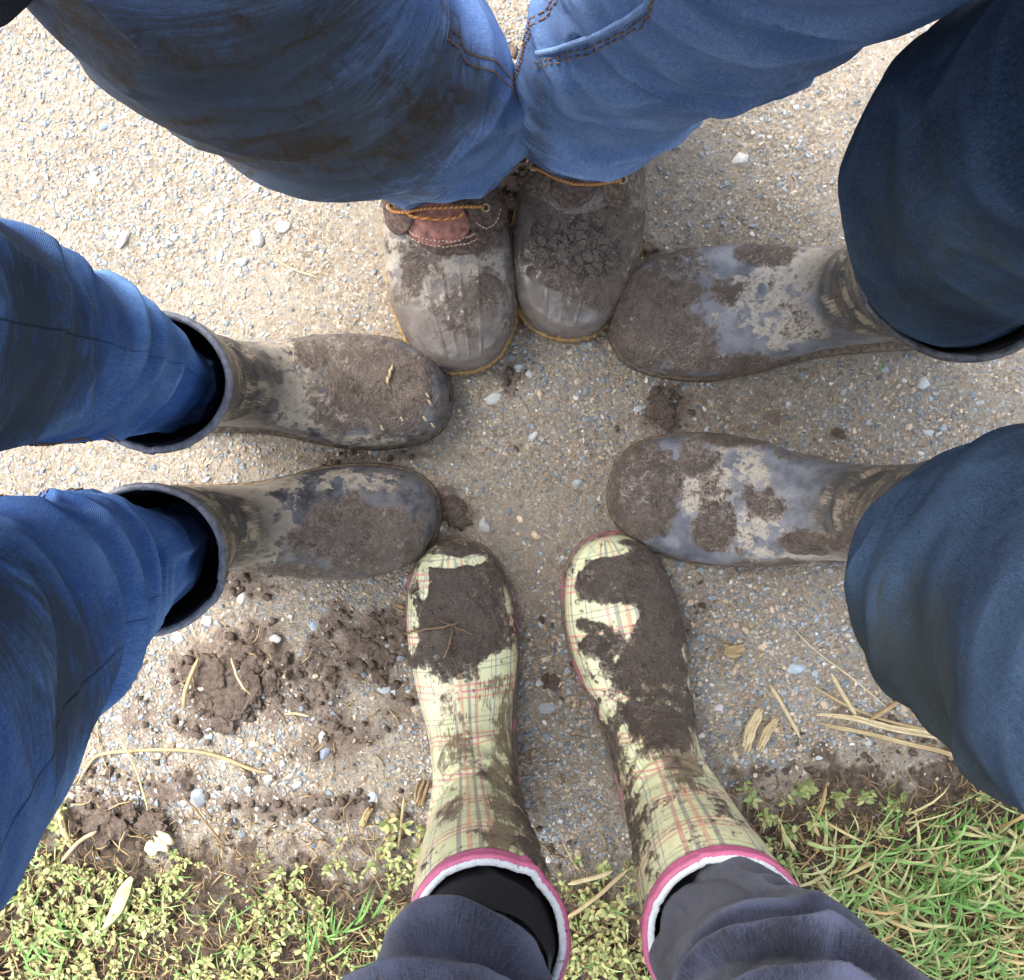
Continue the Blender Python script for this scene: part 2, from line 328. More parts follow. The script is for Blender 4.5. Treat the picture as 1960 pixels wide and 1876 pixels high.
def ground_height(x, y, full=False):
    p = np.stack([x, y, np.zeros_like(x)], -1)
    wv = fbm(p, 45, 4, 5)
    m, hg = mudfield(x, y, wv)
    z = .004*fbm(p, 6, 3, 1)+.0022*fbm(p, 60, 4, 2, .6)
    lump = np.abs(fbm(p, 75, 4, 11, .6))
    z = z+hg*(.35+1.7*lump)
    vi = veg_in(x, y); soil = sstep(-.03, .085, vi+.11*wv)
    z = z+soil*(.004+.004*fbm(p, 50, 4, 8))
    z = z-.0015
    return (z, m, soil) if full else z
dense = np.arange(-.66, .6601, .0025)
outer = []; s_, x_ = .006, .66
while x_ < 400: x_ += s_; s_ *= 1.28; outer.append(x_)
ax = np.concatenate([-np.array(outer)[::-1], dense, np.array(outer)])
GX, GY = np.meshgrid(ax, ax); fade = 1-sstep(1.5, 6, np.maximum(abs(GX), abs(GY)))
GZ, GM, GS = ground_height(GX, GY, True); GZ = GZ*fade
g = G('gravel_track')
wp = g.mix(.004, g.obj(), g._nc(300))
va = g.vor(420, 'F1', wp, 'Color'); vb = g.vor(210, 'F1', wp, 'Color'); da = g.vor(420, 'F1', wp); db = g.vor(210, 'F1', wp)
STONES = [(0, (.20, .165, .125)), (.20, (.39, .32, .24)), (.42, (.47, .40, .31)), (.58, (.36, .28, .20)), (.68, (.30, .33, .35)), (.80, (.60, .53, .43)), (.88, (.20, .23, .26)), (.94, (.50, .36, .22)), (.97, (.75, .72, .66))]
fa = g.sep(va)[0]; fb = g.sep(vb)[0]; pick = g.step(g.sep(vb)[1], .70, .72)
fine = g.noise(900, 4, .7)
ca = g.mix(.75, g.mix(fine, (.30, .24, .17), (.52, .44, .34)), g.ramp(fa, STONES, True)); cb = g.ramp(fb, STONES, True)
c = g.mix(g.M('MULTIPLY', pick, g.step(g.M('SUBTRACT', .5, db), .05, .2)), ca, cb)
sand = g.step(g.noise(9, 4, .6), .38, .66)
c = g.mix(g.M('MULTIPLY', sand, .5), c, g.mix(fine, (.35, .305, .245), (.60, .535, .44)))
lc = g.noise(5, 3); c = g.mix(g.M('MULTIPLY', g.step(lc, .45, .8), .25), c, (.30, .22, .16))
mn = g.M('SUBTRACT', g.noise(90, 6, .75), .5)
mk = g.step(g.M('ADD', g.attr('mud'), g.M('MULTIPLY', mn, 1.6)), .15, .75)
c = g.mix(g.M('MULTIPLY', mk, .92), c, mudcolor(g))
sk = g.step(g.M('ADD', g.attr('soil'), g.M('MULTIPLY', mn, 1.0)), .25, .8)
c = g.mix(g.M('MULTIPLY', sk, .9), c, g.mix(g.step(g.noise(130, 5, .7), .35, .65), (.05, .036, .026), (.20, .145, .105)))
far = g.attr('far'); c = g.mix(far, c, (.10, .14, .04))
nb = g.bump(g.M('ADD', g.M('MULTIPLY', g.M('SUBTRACT', 1.0, da), .5), g.M('ADD', g.M('MULTIPLY', g.M('SUBTRACT', 1.0, db), g.M('MULTIPLY', pick, .9)), g.M('MULTIPLY', fine, 1.3))), .0026)
M_GROUND = g.out(c, .85, nb, .25)
farv = sstep(3, 9, -GY)*1.0
me = raw_mesh('ground', np.stack([GX, GY, GZ], -1), grid_faces(len(ax), len(ax), False), M_GROUND, True, {'mud': GM.ravel(), 'soil': GS.ravel(), 'far': farv.ravel()})
link('ground', me, kind='structure', label='compacted sandy gravel track with mud and a soil verge')

# stones
ICO = []
ph = (1+5**.5)/2
for a, b in ((1, ph), (-1, ph), (1, -ph), (-1, -ph)): ICO += [(0, a, b), (a, b, 0), (b, 0, a)]
ICO = np.array(ICO, float); ICO /= np.linalg.norm(ICO[0])
def hull_faces(Vt):
    n = len(Vt); fs = []
    for i in range(n):
        for j in range(i+1, n):
            for k in range(j+1, n):
                nn = np.cross(Vt[j]-Vt[i], Vt[k]-Vt[i]); d = (Vt-Vt[i])@nn
                if (d < 1e-9).all(): fs.append((i, j, k))
                elif (d > -1e-9).all(): fs.append((i, k, j))
    return np.array(fs)
ICOF = hull_faces(ICO)
def stones(n, xy, size, flat=.55, bury=.3, jit=.35, dz=None):
    V = ICO[None]*(1+jit*(RNG.random((n, 12, 1))-.5)*2)*np.array([1, 1, 1])
    V = V*np.stack([.75+.6*RNG.random(n), .65+.4*RNG.random(n), flat*(.6+.7*RNG.random(n))], -1)[:, None]
    a = RNG.random(n)*6.283; t = (RNG.random(n)-.5)*.7
    x, y, z = V[..., 0], V[..., 1], V[..., 2]
    y, z = y*np.cos(t)[:, None]-z*np.sin(t)[:, None], y*np.sin(t)[:, None]+z*np.cos(t)[:, None]
    x, y = x*np.cos(a)[:, None]-y*np.sin(a)[:, None], x*np.sin(a)[:, None]+y*np.cos(a)[:, None]
    V = np.stack([x, y, z], -1)*size[:, None, None]
    gz = ground_height(xy[:, 0], xy[:, 1])
    V[..., 0] += xy[:, None, 0]; V[..., 1] += xy[:, None, 1]; V[..., 2] += (gz+size*flat*(1-2*bury)*.7)[:, None]
    return V
def stone_mesh(name, V, colr, mat, smooth=False):
    n = len(V); Fc = (ICOF[None]+np.arange(n)[:, None, None]*12).reshape(-1, 3)
    return raw_mesh(name, V.reshape(-1, 3), Fc, mat, smooth, {'scol': np.repeat(colr, 12, 0)})
g = G('gravel_stone'); sc_ = g.attr('scol', True)
c = g.mix(g.M('MULTIPLY', g.step(g.noise(700, 4, .7), .35, .7), .45), sc_, g.mix(1, sc_, (.55, .5, .45), 'MULTIPLY'))
M_STONE = g.out(g.mix(g.M('MULTIPLY', g.step(g.noise(130, 5, .7), .55, .68), .5), c, (.33, .26, .19)), .7, g.bump(g.noise(900, 3), .0005), .35)
PAL = np.array([(.19, .225, .26), (.24, .28, .31), (.30, .34, .36), (.14, .17, .20), (.40, .42, .42), (.58, .55, .49), (.46, .37, .27), (.52, .42, .31), (.36, .27, .19), (.74, .72, .68)])
PW = np.array([.14, .15, .13, .06, .11, .06, .13, .13, .08, .01])
def scatter(n, smin, smax, power, bias_fun):
    xy = (RNG.random((n*4, 2))-.5)*np.array([1.22, 1.18])
    pr = bias_fun(xy[:, 0], xy[:, 1]); xy = xy[RNG.random(len(xy)) < pr][:n]
    sz = smin+(smax-smin)*RNG.random(len(xy))**power
    return xy, sz
def stone_density(x, y):
    p = np.stack([x, y, np.zeros_like(x)], -1)
    d = .22+.75*sstep(-.25, .35, fbm(p, 7, 3, 33))
    m, _ = mudfield(x, y, fbm(p, 45, 3, 5)); d = d*(1-.8*sstep(.2, .7, m))
    d = d*(1-.96*sstep(-.005, .02, veg_in(x, y)))
    lowleft = sstep(1100, 1250, CV-y/KG)*.8
    return np.clip(d*.75+lowleft*d*.7, 0, 1)
xy, sz = scatter(34000, .0009, .0024, 1.4, stone_density)
link('gravel', stone_mesh('gravel', stones(len(xy), xy, sz, .6, .3), PAL[RNG.choice(10, len(xy), p=PW)]*(.8+.4*RNG.random((len(xy), 1))), M_STONE), kind='stuff', label='fine crushed gravel of mixed blue grey and tan grains', cat='gravel')
xy, sz = scatter(5200, .0018, .0042, 2.6, stone_density)
link('gravel', stone_mesh('coarse_gravel', stones(len(xy), xy, sz, .5, .3), PAL[RNG.choice(10, len(xy), p=PW)]*(.85+.4*RNG.random((len(xy), 1))), M_STONE), kind='stuff', label='coarser angular gravel chips pressed into the sandy track', cat='gravel')
# crumbs of mud
def crumb_density(x, y):
    p = np.stack([x, y, np.zeros_like(x)], -1); m, _ = mudfield(x, y, fbm(p, 45, 3, 5)*1.3)
    return np.clip(sstep(.25, .8, m)*.8+.35*sstep(-.05, .0, veg_in(x, y))*(fbm(p, 22, 3, 9) > -.1), 0, 1)
g = G('mud_crumbs'); M_CRUMB = g.out(g.mix(.35, mudcolor(g), (.05, .036, .028)), .8, g.bump(g.noise(330, 6, .8), .005), .2)
xy, sz = scatter(9000, .0009, .0050, 3, crumb_density)
V = stones(len(xy), xy, sz, .8, .15, .55)
link('mud_crumbs', stone_mesh('mud_crumbs', V, np.ones((len(xy), 3)), M_CRUMB, True), kind='stuff', label='crumbled dark brown mud lying on the gravel', cat='mud')
# named stones: u, v, half length px, aspect, rotation, colour, label
PEB = [(945, 761, 19, .72, .5, (.62, .66, .64), 'pale oval pebble in the middle of the circle of boots'),
 (980, 684, 10, .95, 1.5, (.30, .36, .40), 'squarish blue grey stone just right of the left laced boot toe'),
 (992, 701, 12, .6, .2, (.58, .64, .68), 'pale chip touching the squarish stone below the laced boots'),
 (928, 1008, 17, .62, -1.0, (.60, .62, .60), 'pale wedge pebble above the tartan boots between the toes'),
 (491, 452, 23, .6, -1.2, (.36, .38, .37), 'large grey ridged stone on the upper left gravel'),
 (541, 432, 17, .8, .4, (.50, .53, .52), 'rounded grey pebble right of the large ridged stone'),
 (462, 500, 14, .8, 0, (.38, .44, .48), 'blue grey pebble under the large ridged stone'),
 (235, 458, 22, .5, 1.2, (.68, .66, .60), 'long white stone left of the large ridged stone'),
 (396, 401, 16, .5, .1, (.66, .66, .62), 'flat white stone above the upper left gravel patch'),
 (420, 487, 16, .5, 1.4, (.48, .54, .56), 'narrow pale blue stone left of the ridged stone'),
 (198, 242, 11, .75, .3, (.24, .30, .38), 'dark blue pebble high on the left gravel'),
 (178, 344, 14, .8, 0, (.42, .45, .46), 'grey pebble alone at the far left gravel'),
 (1420, 304, 20, .85, .7, (.74, .72, .68), 'bright white angular stone on the upper right gravel'),
 (1525, 205, 9, .8, 0, (.50, .54, .56), 'small grey chip above the white angular stone'),
 (1768, 735, 17, .85, .5, (.66, .70, .68), 'white stone between the two right boots near the frame edge'),
 (1778, 829, 12, .7, 0, (.60, .66, .68), 'pale stone just above the lower right boot shaft'),
 (1508, 773, 8, .8, 0, (.75, .77, .80), 'tiny white chip between the two right boots'),
 (1020, 835, 14, .6, .8, (.74, .74, .72), 'slim white pebble left of the lower right boot toe'),
 (1106, 925, 12, .85, 0, (.46, .52, .52), 'round grey green pebble just off the lower right boot toe'),
 (1525, 1281, 21, .6, .25, (.58, .70, .80), 'pale blue flat stone right of the tartan boots'),
 (1440, 1265, 10, .7, 0, (.42, .47, .46), 'grey green pebble next to the dry chewed stalk'),
 (1045, 1356, 19, .65, .1, (.50, .55, .60), 'grey flat stone between the two tartan boots'),
 (1047, 1412, 12, .9, 0, (.40, .47, .53), 'blue grey pebble below the flat stone between tartan boots'),
 (1378, 1355, 11, .75, .4, (.74, .70, .76), 'pinkish white pebble right of the right tartan boot'),
 (340, 1221, 17, .75, -.4, (.82, .80, .78), 'bright white stone under the lower left boot rim'),
 (463, 1145, 15, .55, 1.3, (.78, .78, .76), 'white chip right under the lower left boot opening'),
 (395, 1190, 13, .85, 0, (.54, .62, .66), 'pale blue pebble right of the bright white stone'),
 (530, 1221, 12, .85, .3, (.74, .76, .74), 'white rounded pebble above the mud heap'),
 (600, 1197, 13, .85, .3, (.44, .54, .62), 'blue pebble above and right of the mud heap'),
 (618, 1408, 15, .5, 1.5, (.72, .76, .72), 'tall white chip right of the mud heap'),
 (622, 1440, 18, .55, .6, (.32, .37, .44), 'dark blue flat stone under the tall white chip'),
 (381, 1527, 22, .85, 1.0, (.36, .42, .48), 'largest blue grey stone at the edge of the green strip'),
 (350, 1536, 12, .9, 0, (.68, .72, .74), 'white pebble touching the largest blue grey stone'),
 (515, 1491, 12, .8, .2, (.84, .80, .74), 'white pebble at the end of the long dry root'),
 (436, 1452, 12, .7, .5, (.80, .76, .68), 'cream pebble in the bend of the long dry root'),
 (476, 1510, 10, .9, 0, (.44, .50, .56), 'round blue grey pebble below the end of the root'),
 (568, 1502, 16, .5, .7, (.52, .58, .68), 'shiny blue chip above the leafy verge'),
 (243, 1445, 12, .8, 0, (.40, .42, .52), 'violet grey pebble beside the left end of the root'),
 (712, 1525, 18, .6, .7, (.52, .60, .68), 'long pale blue stone left of the left tartan boot'),
 (738, 1320, 16, .7, .2, (.50, .56, .58), 'grey stone on the mud beside the left tartan boot')]
def lump_mesh(name, c, rx, ry, rz, rot, mat, colr=None, sub=3, amp=.18, freq=2.2, seed=0, ang=0):
    import bmesh
    bm = bmesh.new(); bmesh.ops.create_icosphere(bm, subdivisions=sub, radius=1)
    V = np.array([v.co[:] for v in bm.verts]); Fc = np.array([[v.index for v in f.verts] for f in bm.faces]); bm.free()
    q = V.copy()
    if ang:     # faceted: clip by random planes
        r2 = np.random.default_rng(seed)
        for _ in range(ang):
            n = r2.normal(size=3); n /= np.linalg.norm(n); d = .62+.25*r2.random(); t = q@n
            q = q-np.maximum(t-d, 0)[:, None]*n
    q = q*(1+amp*fbm(V+seed*3.1, freq, 4, seed, .6))[:, None]
    q = q*np.array([rx, ry, rz]); ca, sa = math.cos(rot), math.sin(rot)
    q = np.stack([q[:, 0]*ca-q[:, 1]*sa, q[:, 0]*sa+q[:, 1]*ca, q[:, 2]], -1)
    q[:, 2] = np.where(q[:, 2] < 0, q[:, 2]*.6, q[:, 2])
    return raw_mesh(name, q, Fc, mat, True, {'scol': np.tile(np.array(colr if colr is not None else (1, 1, 1)), (len(q), 1))})
def gz1(x, y): return float(ground_height(np.array([x]), np.array([y]))[0])
for i, (u, v, hl, asp, rot, colr, lab) in enumerate(PEB):
    r = hl*KG; x, y = (u-CU)*KG, (CV-v)*KG
    me = lump_mesh('pebble', None, r, r*asp, r*.42, rot, M_STONE, [min(.56, k*.70) for k in colr], 3, .16, 1.8, i+3, 14)
    o = link('pebble', me, label=lab, cat='stone', group='larger pebbles on the track'); o.location = (x, y, gz1(x, y)-r*.04)

# mud clods (things)
def clod(u, v, L, lab, seed, cat='mud clod', hz=.24):
    x, y = (u-CU)*KG, (CV-v)*KG; e = empty('mud_clod', (x, y, gz1(x, y)), lab, cat)
    for k, (du, dv_, r, ax_) in enumerate(L):
        me = lump_mesh('lump', None, r*KG, r*KG*ax_, r*KG*hz, k*1.3, M_CRUMB, None, 5, .75, 1.9, seed+k)
        o = link('lump', me, None); o.parent = e; o.location = (du*KG, -dv_*KG, 0)
clod(440, 1300, [(-30, -10, 46, .8), (30, 20, 44, .7), (0, 45, 36, .8), (45, -25, 28, .8), (-45, 40, 26, .8), (10, -50, 26, .8), (80, 5, 22, .7), (-10, 85, 22, .8)], 'broken heap of dark wet mud on gravel under the lower left boot', 40)
clod(205, 1575, [(0, 0, 30, .9), (30, 5, 22, .8), (-5, 28, 17, .9), (-62, 8, 20, .7), (50, -28, 16, .8), (92, -6, 24, .9)], 'knobbly dark soil clods in the leafy strip at lower left', 60)
clod(712, 1235, [(0, 0, 30, .7), (28, 20, 22, .8), (-28, -12, 20, .8), (10, -35, 16, .8), (15, 60, 20, .7)], 'crumbly dark mud patch left of the left tartan boot', 80, hz=.35)
clod(1262, 785, [(0, 0, 26, .8), (-10, -25, 15, .8), (12, 26, 15, .8)], 'flattened dark mud crumbs between the two right boot toes', 90, hz=.25)
clod(1560, 1650, [(0, 0, 34, .55), (28, -24, 26, .6), (-28, 30, 26, .6)], 'smooth cracked grey brown mud lump at the grass edge', 100, hz=.4)
clod(1605, 829, [(0, 0, 9, .9), (7, 7, 5, 1)], 'tiny mud crumb right of the tuft between the right boots', 110)
clod(1054, 1306, [(0, 0, 16, .9), (10, 6, 9, 1)], 'small dark mud dot between the tartan boot ankles', 115, hz=.3)
clod(860, 975, [(0, 0, 26, .9), (14, 20, 16, .9)], 'flat damp mud smear at the lower left boot toe', 120, hz=.12)

# ------------------------------------------------------------ boots
WELLY = [  # top/front s,z ; bottom/back s,z ; half widths in/out ; lateral centre ; exponents top,bottom
 (.000, .026, .000, .016, .004, .004, 0, 2, 2), (.002, .036, .002, .010, .016, .016, 0, 2, 2.4), (.008, .046, .008, .005, .029, .028, 0, 2.1, 2.8), (.020, .055, .020, .002, .040, .039, 0, 2.2, 3.2),
 (.040, .061, .040, .001, .0485, .049, 0, 2.2, 3.6), (.070, .066, .070, .001, .054, .055, 0, 2.2, 4), (.100, .074, .100, .001, .0545, .056, 0, 2.1, 4), (.128, .087, .130, .001, .051, .053, 0, 2.05, 4),
 (.150, .104, .160, .001, .045, .048, 0, 2, 3.6), (.163, .123, .192, .001, .041, .043, 0, 2, 3.2), (.170, .142, .228, .001, .040, .041, 0, 2, 2.8), (.173, .158, .262, .006, .0405, .0405, 0, 2, 2.4),
 (.173, .173, .279, .030, .041, .041, 0, 2, 2.2), (.172, .188, .280, .075, .042, .042, 0, 2, 2), (.169, .205, .275, .130, .044, .044, 0, 2, 2), (.166, .225, .277, .175, .048, .048, 0, 2, 2),
 (.162, .248, .281, .225, .053, .053, 0, 2, 2), (.160, .270, .283, .262, .056, .056, 0, 2, 2), (.159, .290, .284, .290, .058, .058, 0, 2, 2)]
def make_boot(person, name, toe, back, K, mat, blobs, label=None, L=1.0, Wd=1.0, Hs=1.0, top=None, topr=None, toph=None, inner=+1, toeskew=.0, seed=1, sole=M_SOLE, rim=M_RIM_GREY, lining=M_LINING, n=300, m=260, film=None, mudh=.0022, wr=1.0, ribs=None, nose=1.0, bend=0.0, cracks=None, smear=None, rimr=.003, soleoff=.0035, smooth_top=.0, extradisp=None):
    K = np.array(K, float).copy()
    K[:, [0, 2]] *= L; K[:, 4:6] *= Wd
    z0 = .12
    if toph:      # stretch the shaft to the height of the rim
        for cidx in (1, 3):
            z = K[:, cidx]; K[:, cidx] = np.where(z > z0, z0+(z-z0)*(toph-z0)/(.29-z0), z)
    T = P(toe[0], toe[1], .03)[:2]; Bk = P(back[0], back[1], .03)[:2]; d = Bk-T; d /= np.linalg.norm(d); e = np.array([-d[1], d[0]])
    if inner < 0: e = -e
    C = catmull(K, n); th = np.linspace(0, 2*np.pi, m, endpoint=False); ct, st = np.cos(th), np.sin(th)
    Gr = np.zeros((n, m, 3))
    for i in range(n):
        As, Az, Bs, Bz, w1, w2, c0, nt, nb = C[i]
        nn = np.where(st > 0, nt, nb)
        cx = np.sign(ct)*np.abs(ct)**(2/nn); cy = np.sign(st)*np.abs(st)**(2/nn)
        w = np.where(cx > 0, w1, w2)
        ms, mz = (As+Bs)/2, (Az+Bz)/2; ds, dz = (As-Bs)/2, (Az-Bz)/2
        # top lies to the front; ellipse in the plane of A-B and the lateral axis
        Gr[i, :, 0] = ms+ds*cy; Gr[i, :, 2] = mz+dz*cy; Gr[i, :, 1] = c0+w*cx
    s, lat, z = Gr[..., 0].copy(), Gr[..., 1].copy(), Gr[..., 2].copy()
    lat = lat+toeskew*np.clip(1-s/(.11*L), 0, 1)**1.6+bend*np.sin(np.clip(s/(.26*L), 0, 1)*np.pi)
    # lean and size of the shaft
    if top is not None:
        tc = P(top[0], top[1], toph)[:2]-T; ts, tl = tc@d, tc@e
        cs = (C[-1][0]+C[-1][2])/2; k = sstep(.10, toph*1.05, z)/sstep(.10, toph*1.05, toph)
        k2 = np.clip((z-.11)/(toph-.11), 0, 1)**1.15
        if topr:
            r0 = (C[-1][2]-C[-1][0])/2; mids = (C[:, 0]+C[:, 2])[:, None]/2; midl = 0
            scs = 1+k2*(topr[0]/r0-1); scl = 1+k2*(topr[1]/C[-1][4]-1)
            s = mids+(s-mids)*scs; lat = lat*scl
        s = s+k2*(ts-cs); lat = lat+k2*tl
    Gr = np.stack([T[0]+s*d[0]+lat*e[0], T[1]+s*d[1]+lat*e[1], z], -1)
    N = grid_normals(Gr)
    if np.mean(np.sum(N[n//3]*(Gr[n//3]-Gr[n//3].mean(0)), -1)) < 0: N = -N
    # masks
    X, Y = Gr[..., 0], Gr[..., 1]
    nz = fbm(Gr, 42, 5, seed, .6); nz2 = fbm(Gr, 120, 4, seed+50, .65)
    def field(kind):
        f = np.full(X.shape, -1.0)
        for (kd, u, v, ru, rv, a, hh) in blobs:
            if kd != kind: continue
            c = P(u, v, hh); sx = (H-hh)/F
            g_ = 1-np.sqrt(((X-c[0])/(ru*sx))**2+((Y-c[1])/(rv*sx))**2)
            g_ = np.clip(g_*2.0, -1, .8)*a if a > 0 else None
            f = np.maximum(f, g_)
        for (kd, u, v, ru, rv, a, hh) in blobs:
            if kd != '-'+kind: continue
            c = P(u, v, hh); sx = (H-hh)/F
            g_ = np.clip((1-np.sqrt(((X-c[0])/(ru*sx))**2+((Y-c[1])/(rv*sx))**2))*1.6, -1, 1)
            f = f-np.maximum(g_, 0)*2.2*a
        return f+nz*1.0+nz2*.55
    mud, dry = field('mud'), field('dry')
    shaftm = sstep(.085, .14, z)
    crack = field('crack')
    low = sstep(.030, .008, z)
    mud = np.maximum(mud, low*.8-.25+nz*.3)
    fl = np.full(X.shape, film if film is not None else 0.0)*(1-shaftm)
    sm = field('smear')
    # relief
    dist = np.clip(sstep(-.1, .35, mud), 0, 1)*mudh*(.7+.9*fbm(Gr, 130, 4, seed+4, .65))+.0006*fbm(Gr, 60, 3, seed+9)
    tcoord = (np.arange(n)/n)[:, None]; ang = th[None]
    ankle = np.exp(-((z-.15)/.045)**2)*wr
    wv = np.sin((z*260+3.0*fbm(Gr, 14, 3, seed+2)+1.5*np.cos(ang))*1.0)
    dist = dist+ankle*.0022*wv*sstep(.10, .14, z)+ .003*wr*fbm(Gr, 16, 3, seed+6)*shaftm
    if ribs:
        for rl in ribs:
            dist = dist+.0013*np.exp(-((lat-rl*(.6+.4*np.clip(s/.09, 0, 1)))/.0011)**2)*sstep(.008, .016, s)*(1-sstep(.085, .10, s))*(st > 0.2)[None]
    if extradisp is not None: dist = dist+extradisp(s, lat, z, st[None])
    Gr = Gr+N*dist[..., None]
    # coordinates in metres over the surface (for pattern and streaks)
    V_ = np.concatenate([[0], np.cumsum(np.linalg.norm(np.diff(Gr[:, m//4], axis=0), axis=1))])
    uvv = np.stack([lat+0*s, np.broadcast_to(V_[:, None], lat.shape)], -1)
    tilt = np.arctan2(lat-(np.median(lat, axis=1)[:, None]), .05)
    uvv[..., 0] = (ang-np.pi/2 + 0*lat); uvv[..., 0] = np.where(uvv[..., 0] > np.pi, uvv[..., 0]-2*np.pi, uvv[..., 0])*(.05)
    bt = link('boot', raw_mesh(name, Gr, grid_faces(n, m), mat, True, {'mud': mud.ravel(), 'dry': dry.ravel(), 'shaft': shaftm.ravel(), 'crack': crack.ravel(), 'film': fl.ravel(), 'smear': sm.ravel()}, uvv.reshape(-1, 2)), person, label=label)
    # sole
    zz = C[:, 3] < .012; lo = C[zz]
    # plan outline taken from the widest points of the low sections
    left = []; right = []
    for i in range(n):
        if C[i][3] < .02 and C[i][2] < .281*L:
            jl = np.argmax(lat[i]); jr = np.argmin(lat[i]); left.append((C[i][2], lat[i][jl])); right.append((C[i][2], lat[i][jr]))
    left = np.array(left); right = np.array(right)
    hs = C[:, 2].max(); cen = (left[-1, 1]+right[-1, 1])/2; hw = (left[-1, 1]-right[-1, 1])/2; s0 = left[-1, 0]
    arc = [(s0+(hs+.004-s0)*math.sin(a), cen+hw*math.cos(a)) for a in np.linspace(0.05, math.pi-.05, 24)]
    out = np.concatenate([left, np.array(arc), right[::-1]])
    # resample and offset
    cl = np.concatenate([out, out[:1]]); dl = np.concatenate([[0], np.cumsum(np.linalg.norm(np.diff(cl, axis=0), axis=1))])
    q = np.linspace(0, dl[-1], 361)[:-1]; out = np.stack([np.interp(q, dl, cl[:, 0]), np.interp(q, dl, cl[:, 1])], -1)
    for _ in range(4): out = (np.roll(out, 1, 0)+2*out+np.roll(out, -1, 0))/4
    tg = np.roll(out, -1, 0)-np.roll(out, 1, 0); nr = np.stack([tg[:, 1], -tg[:, 0]], -1); nr /= np.linalg.norm(nr, axis=1, keepdims=True)+1e-9
    if np.mean(np.sum(nr*(out-out.mean(0)), -1)) < 0: nr = -nr
    prof = [(0, -.004), (soleoff*.9, -.003), (soleoff, .006), (soleoff*.95, .012), (soleoff*.5, .0155), (-.006, .016), (-.02, .015)]
    tooth = (.0007+.0006*fbm(np.stack([q*40, 0*q, 0*q], -1), 1, 2, seed+1))*np.sign(np.sin(q*2*np.pi/.0075)) if sole is M_SOLE_GOLD else .0006*fbm(np.stack([q*60, 0*q, 0*q], -1), 1, 3, seed)
    rows = []
    for (o_, z_) in prof:
        pt = out+nr*(o_+(tooth if o_ > 0 else 0*q))[:, None] if o_ > 0 else out+nr*o_
        rows.append(np.stack([T[0]+pt[:, 0]*d[0]+pt[:, 1]*e[0], T[1]+pt[:, 0]*d[1]+pt[:, 1]*e[1], np.full(len(pt), z_)], -1))
    link('sole', raw_mesh('sole', np.array(rows), grid_faces(len(rows), 360), sole, True), bt)
    # rim and lining
    if rim:
        R = Gr[-1]; Rv, Rf = tube_geo(np.concatenate([R, R[:2]]), rimr, 10); 
        ctr = R.mean(0)
        link('rim', raw_mesh('rim', Rv, Rf, rim, True), bt)
        if rim is M_RIM_PINK:
            kk = [i for i in range(n) if V_[i] > V_[-1]-.010]; bd_ = [Gr[kk[0]]]+[Gr[i]+N[i]*.0014 for i in kk]; link('pink_band', raw_mesh('pink_band', np.array(bd_), grid_faces(len(bd_), m), rim, True), bt)
        idx = [i for i in range(n-1, int(n*.60), -3)]
        LR = np.array([Gr[i]-N[i]*(.0035 if k_ else .001) for k_, i in enumerate(idx)])
        link('lining', raw_mesh('lining', LR, grid_faces(len(LR), m), M_LINING, True), bt)
        RV = []
        th2 = np.linspace(0, 2*np.pi, 8, endpoint=False)
        if lining is M_LINING_W:
            fz = .0006*RNG.random(m)[:, None]
            rr = ctr+(R-ctr)*np.array([.945, .945, 1])+fz+np.array([0, 0, .0012]); Rv, Rf = tube_geo(np.concatenate([rr, rr[:2]]), .0030, 8)
            link('fleece_edge', raw_mesh('fleece_edge', Rv, Rf, lining, True), bt)
    return dict(o=bt, G=Gr, N=N, s=s, lat=lat, z=z, T=T, d=d, e=e, th=th, uv=uvv)

# people roots
PT = empty('person', (0, .36, 0), 'person in muddy blue jeans and brown laced rubber boots at the top of the circle', 'person', 'four people standing in a circle toe to toe')
PL_ = empty('person', (-.33, .03, 0), 'person at the left in blue jeans tucked into short dark muddy wellingtons', 'person', 'four people standing in a circle toe to toe')
PR_ = empty('person', (.35, .06, 0), 'person at the right in dark jeans over tall grey muddy wellingtons', 'person', 'four people standing in a circle toe to toe')
PB = empty('person', (.05, -.34, 0), 'person at the bottom in navy trousers and pink trimmed tartan wellingtons', 'person', 'four people standing in a circle toe to toe')
h7 = .07
LU = make_boot(PL_, 'dark_welly', (859, 752), (500, 744), WELLY, M_DARKWELLY,
  [('mud', 722, 742, 122, 92, 1, .065), ('mud', 600, 680, 40, 30, .5, .08), ('-mud', 660, 800, 30, 14, .4, .065), ('dry', 540, 680, 70, 30, .8, .09), ('dry', 600, 780, 70, 45, .75, .08), ('dry', 560, 735, 60, 60, .45, .09), ('dry', 480, 700, 40, 40, .5, .13), ('dry', 690, 850, 80, 20, .5, .04)],
  L=.97, Wd=.985, top=(297, 730), topr=(.056, .0525), toph=.29, inner=1, seed=1, sole=M_SOLE_BLACK, toeskew=.004, film=.45)
LL = make_boot(PL_, 'dark_welly', (836, 990), (500, 1006), WELLY, M_DARKWELLY,
  [('mud', 690, 1030, 125, 80, 1, .065), ('mud', 560, 1090, 70, 22, .7, .05), ('dry', 520, 1000, 60, 70, .75, .10), ('dry', 500, 1060, 60, 50, .7, .09), ('dry', 640, 920, 80, 20, .4, .06), ('dry', 470, 930, 80, 30, .6, .14), ('-mud', 740, 950, 60, 26, .5, .065)],
  L=.96, Wd=.985, top=(280, 1074), topr=(.060, .056), toph=.29, inner=-1, seed=12, sole=M_SOLE, toeskew=.004, film=.5)
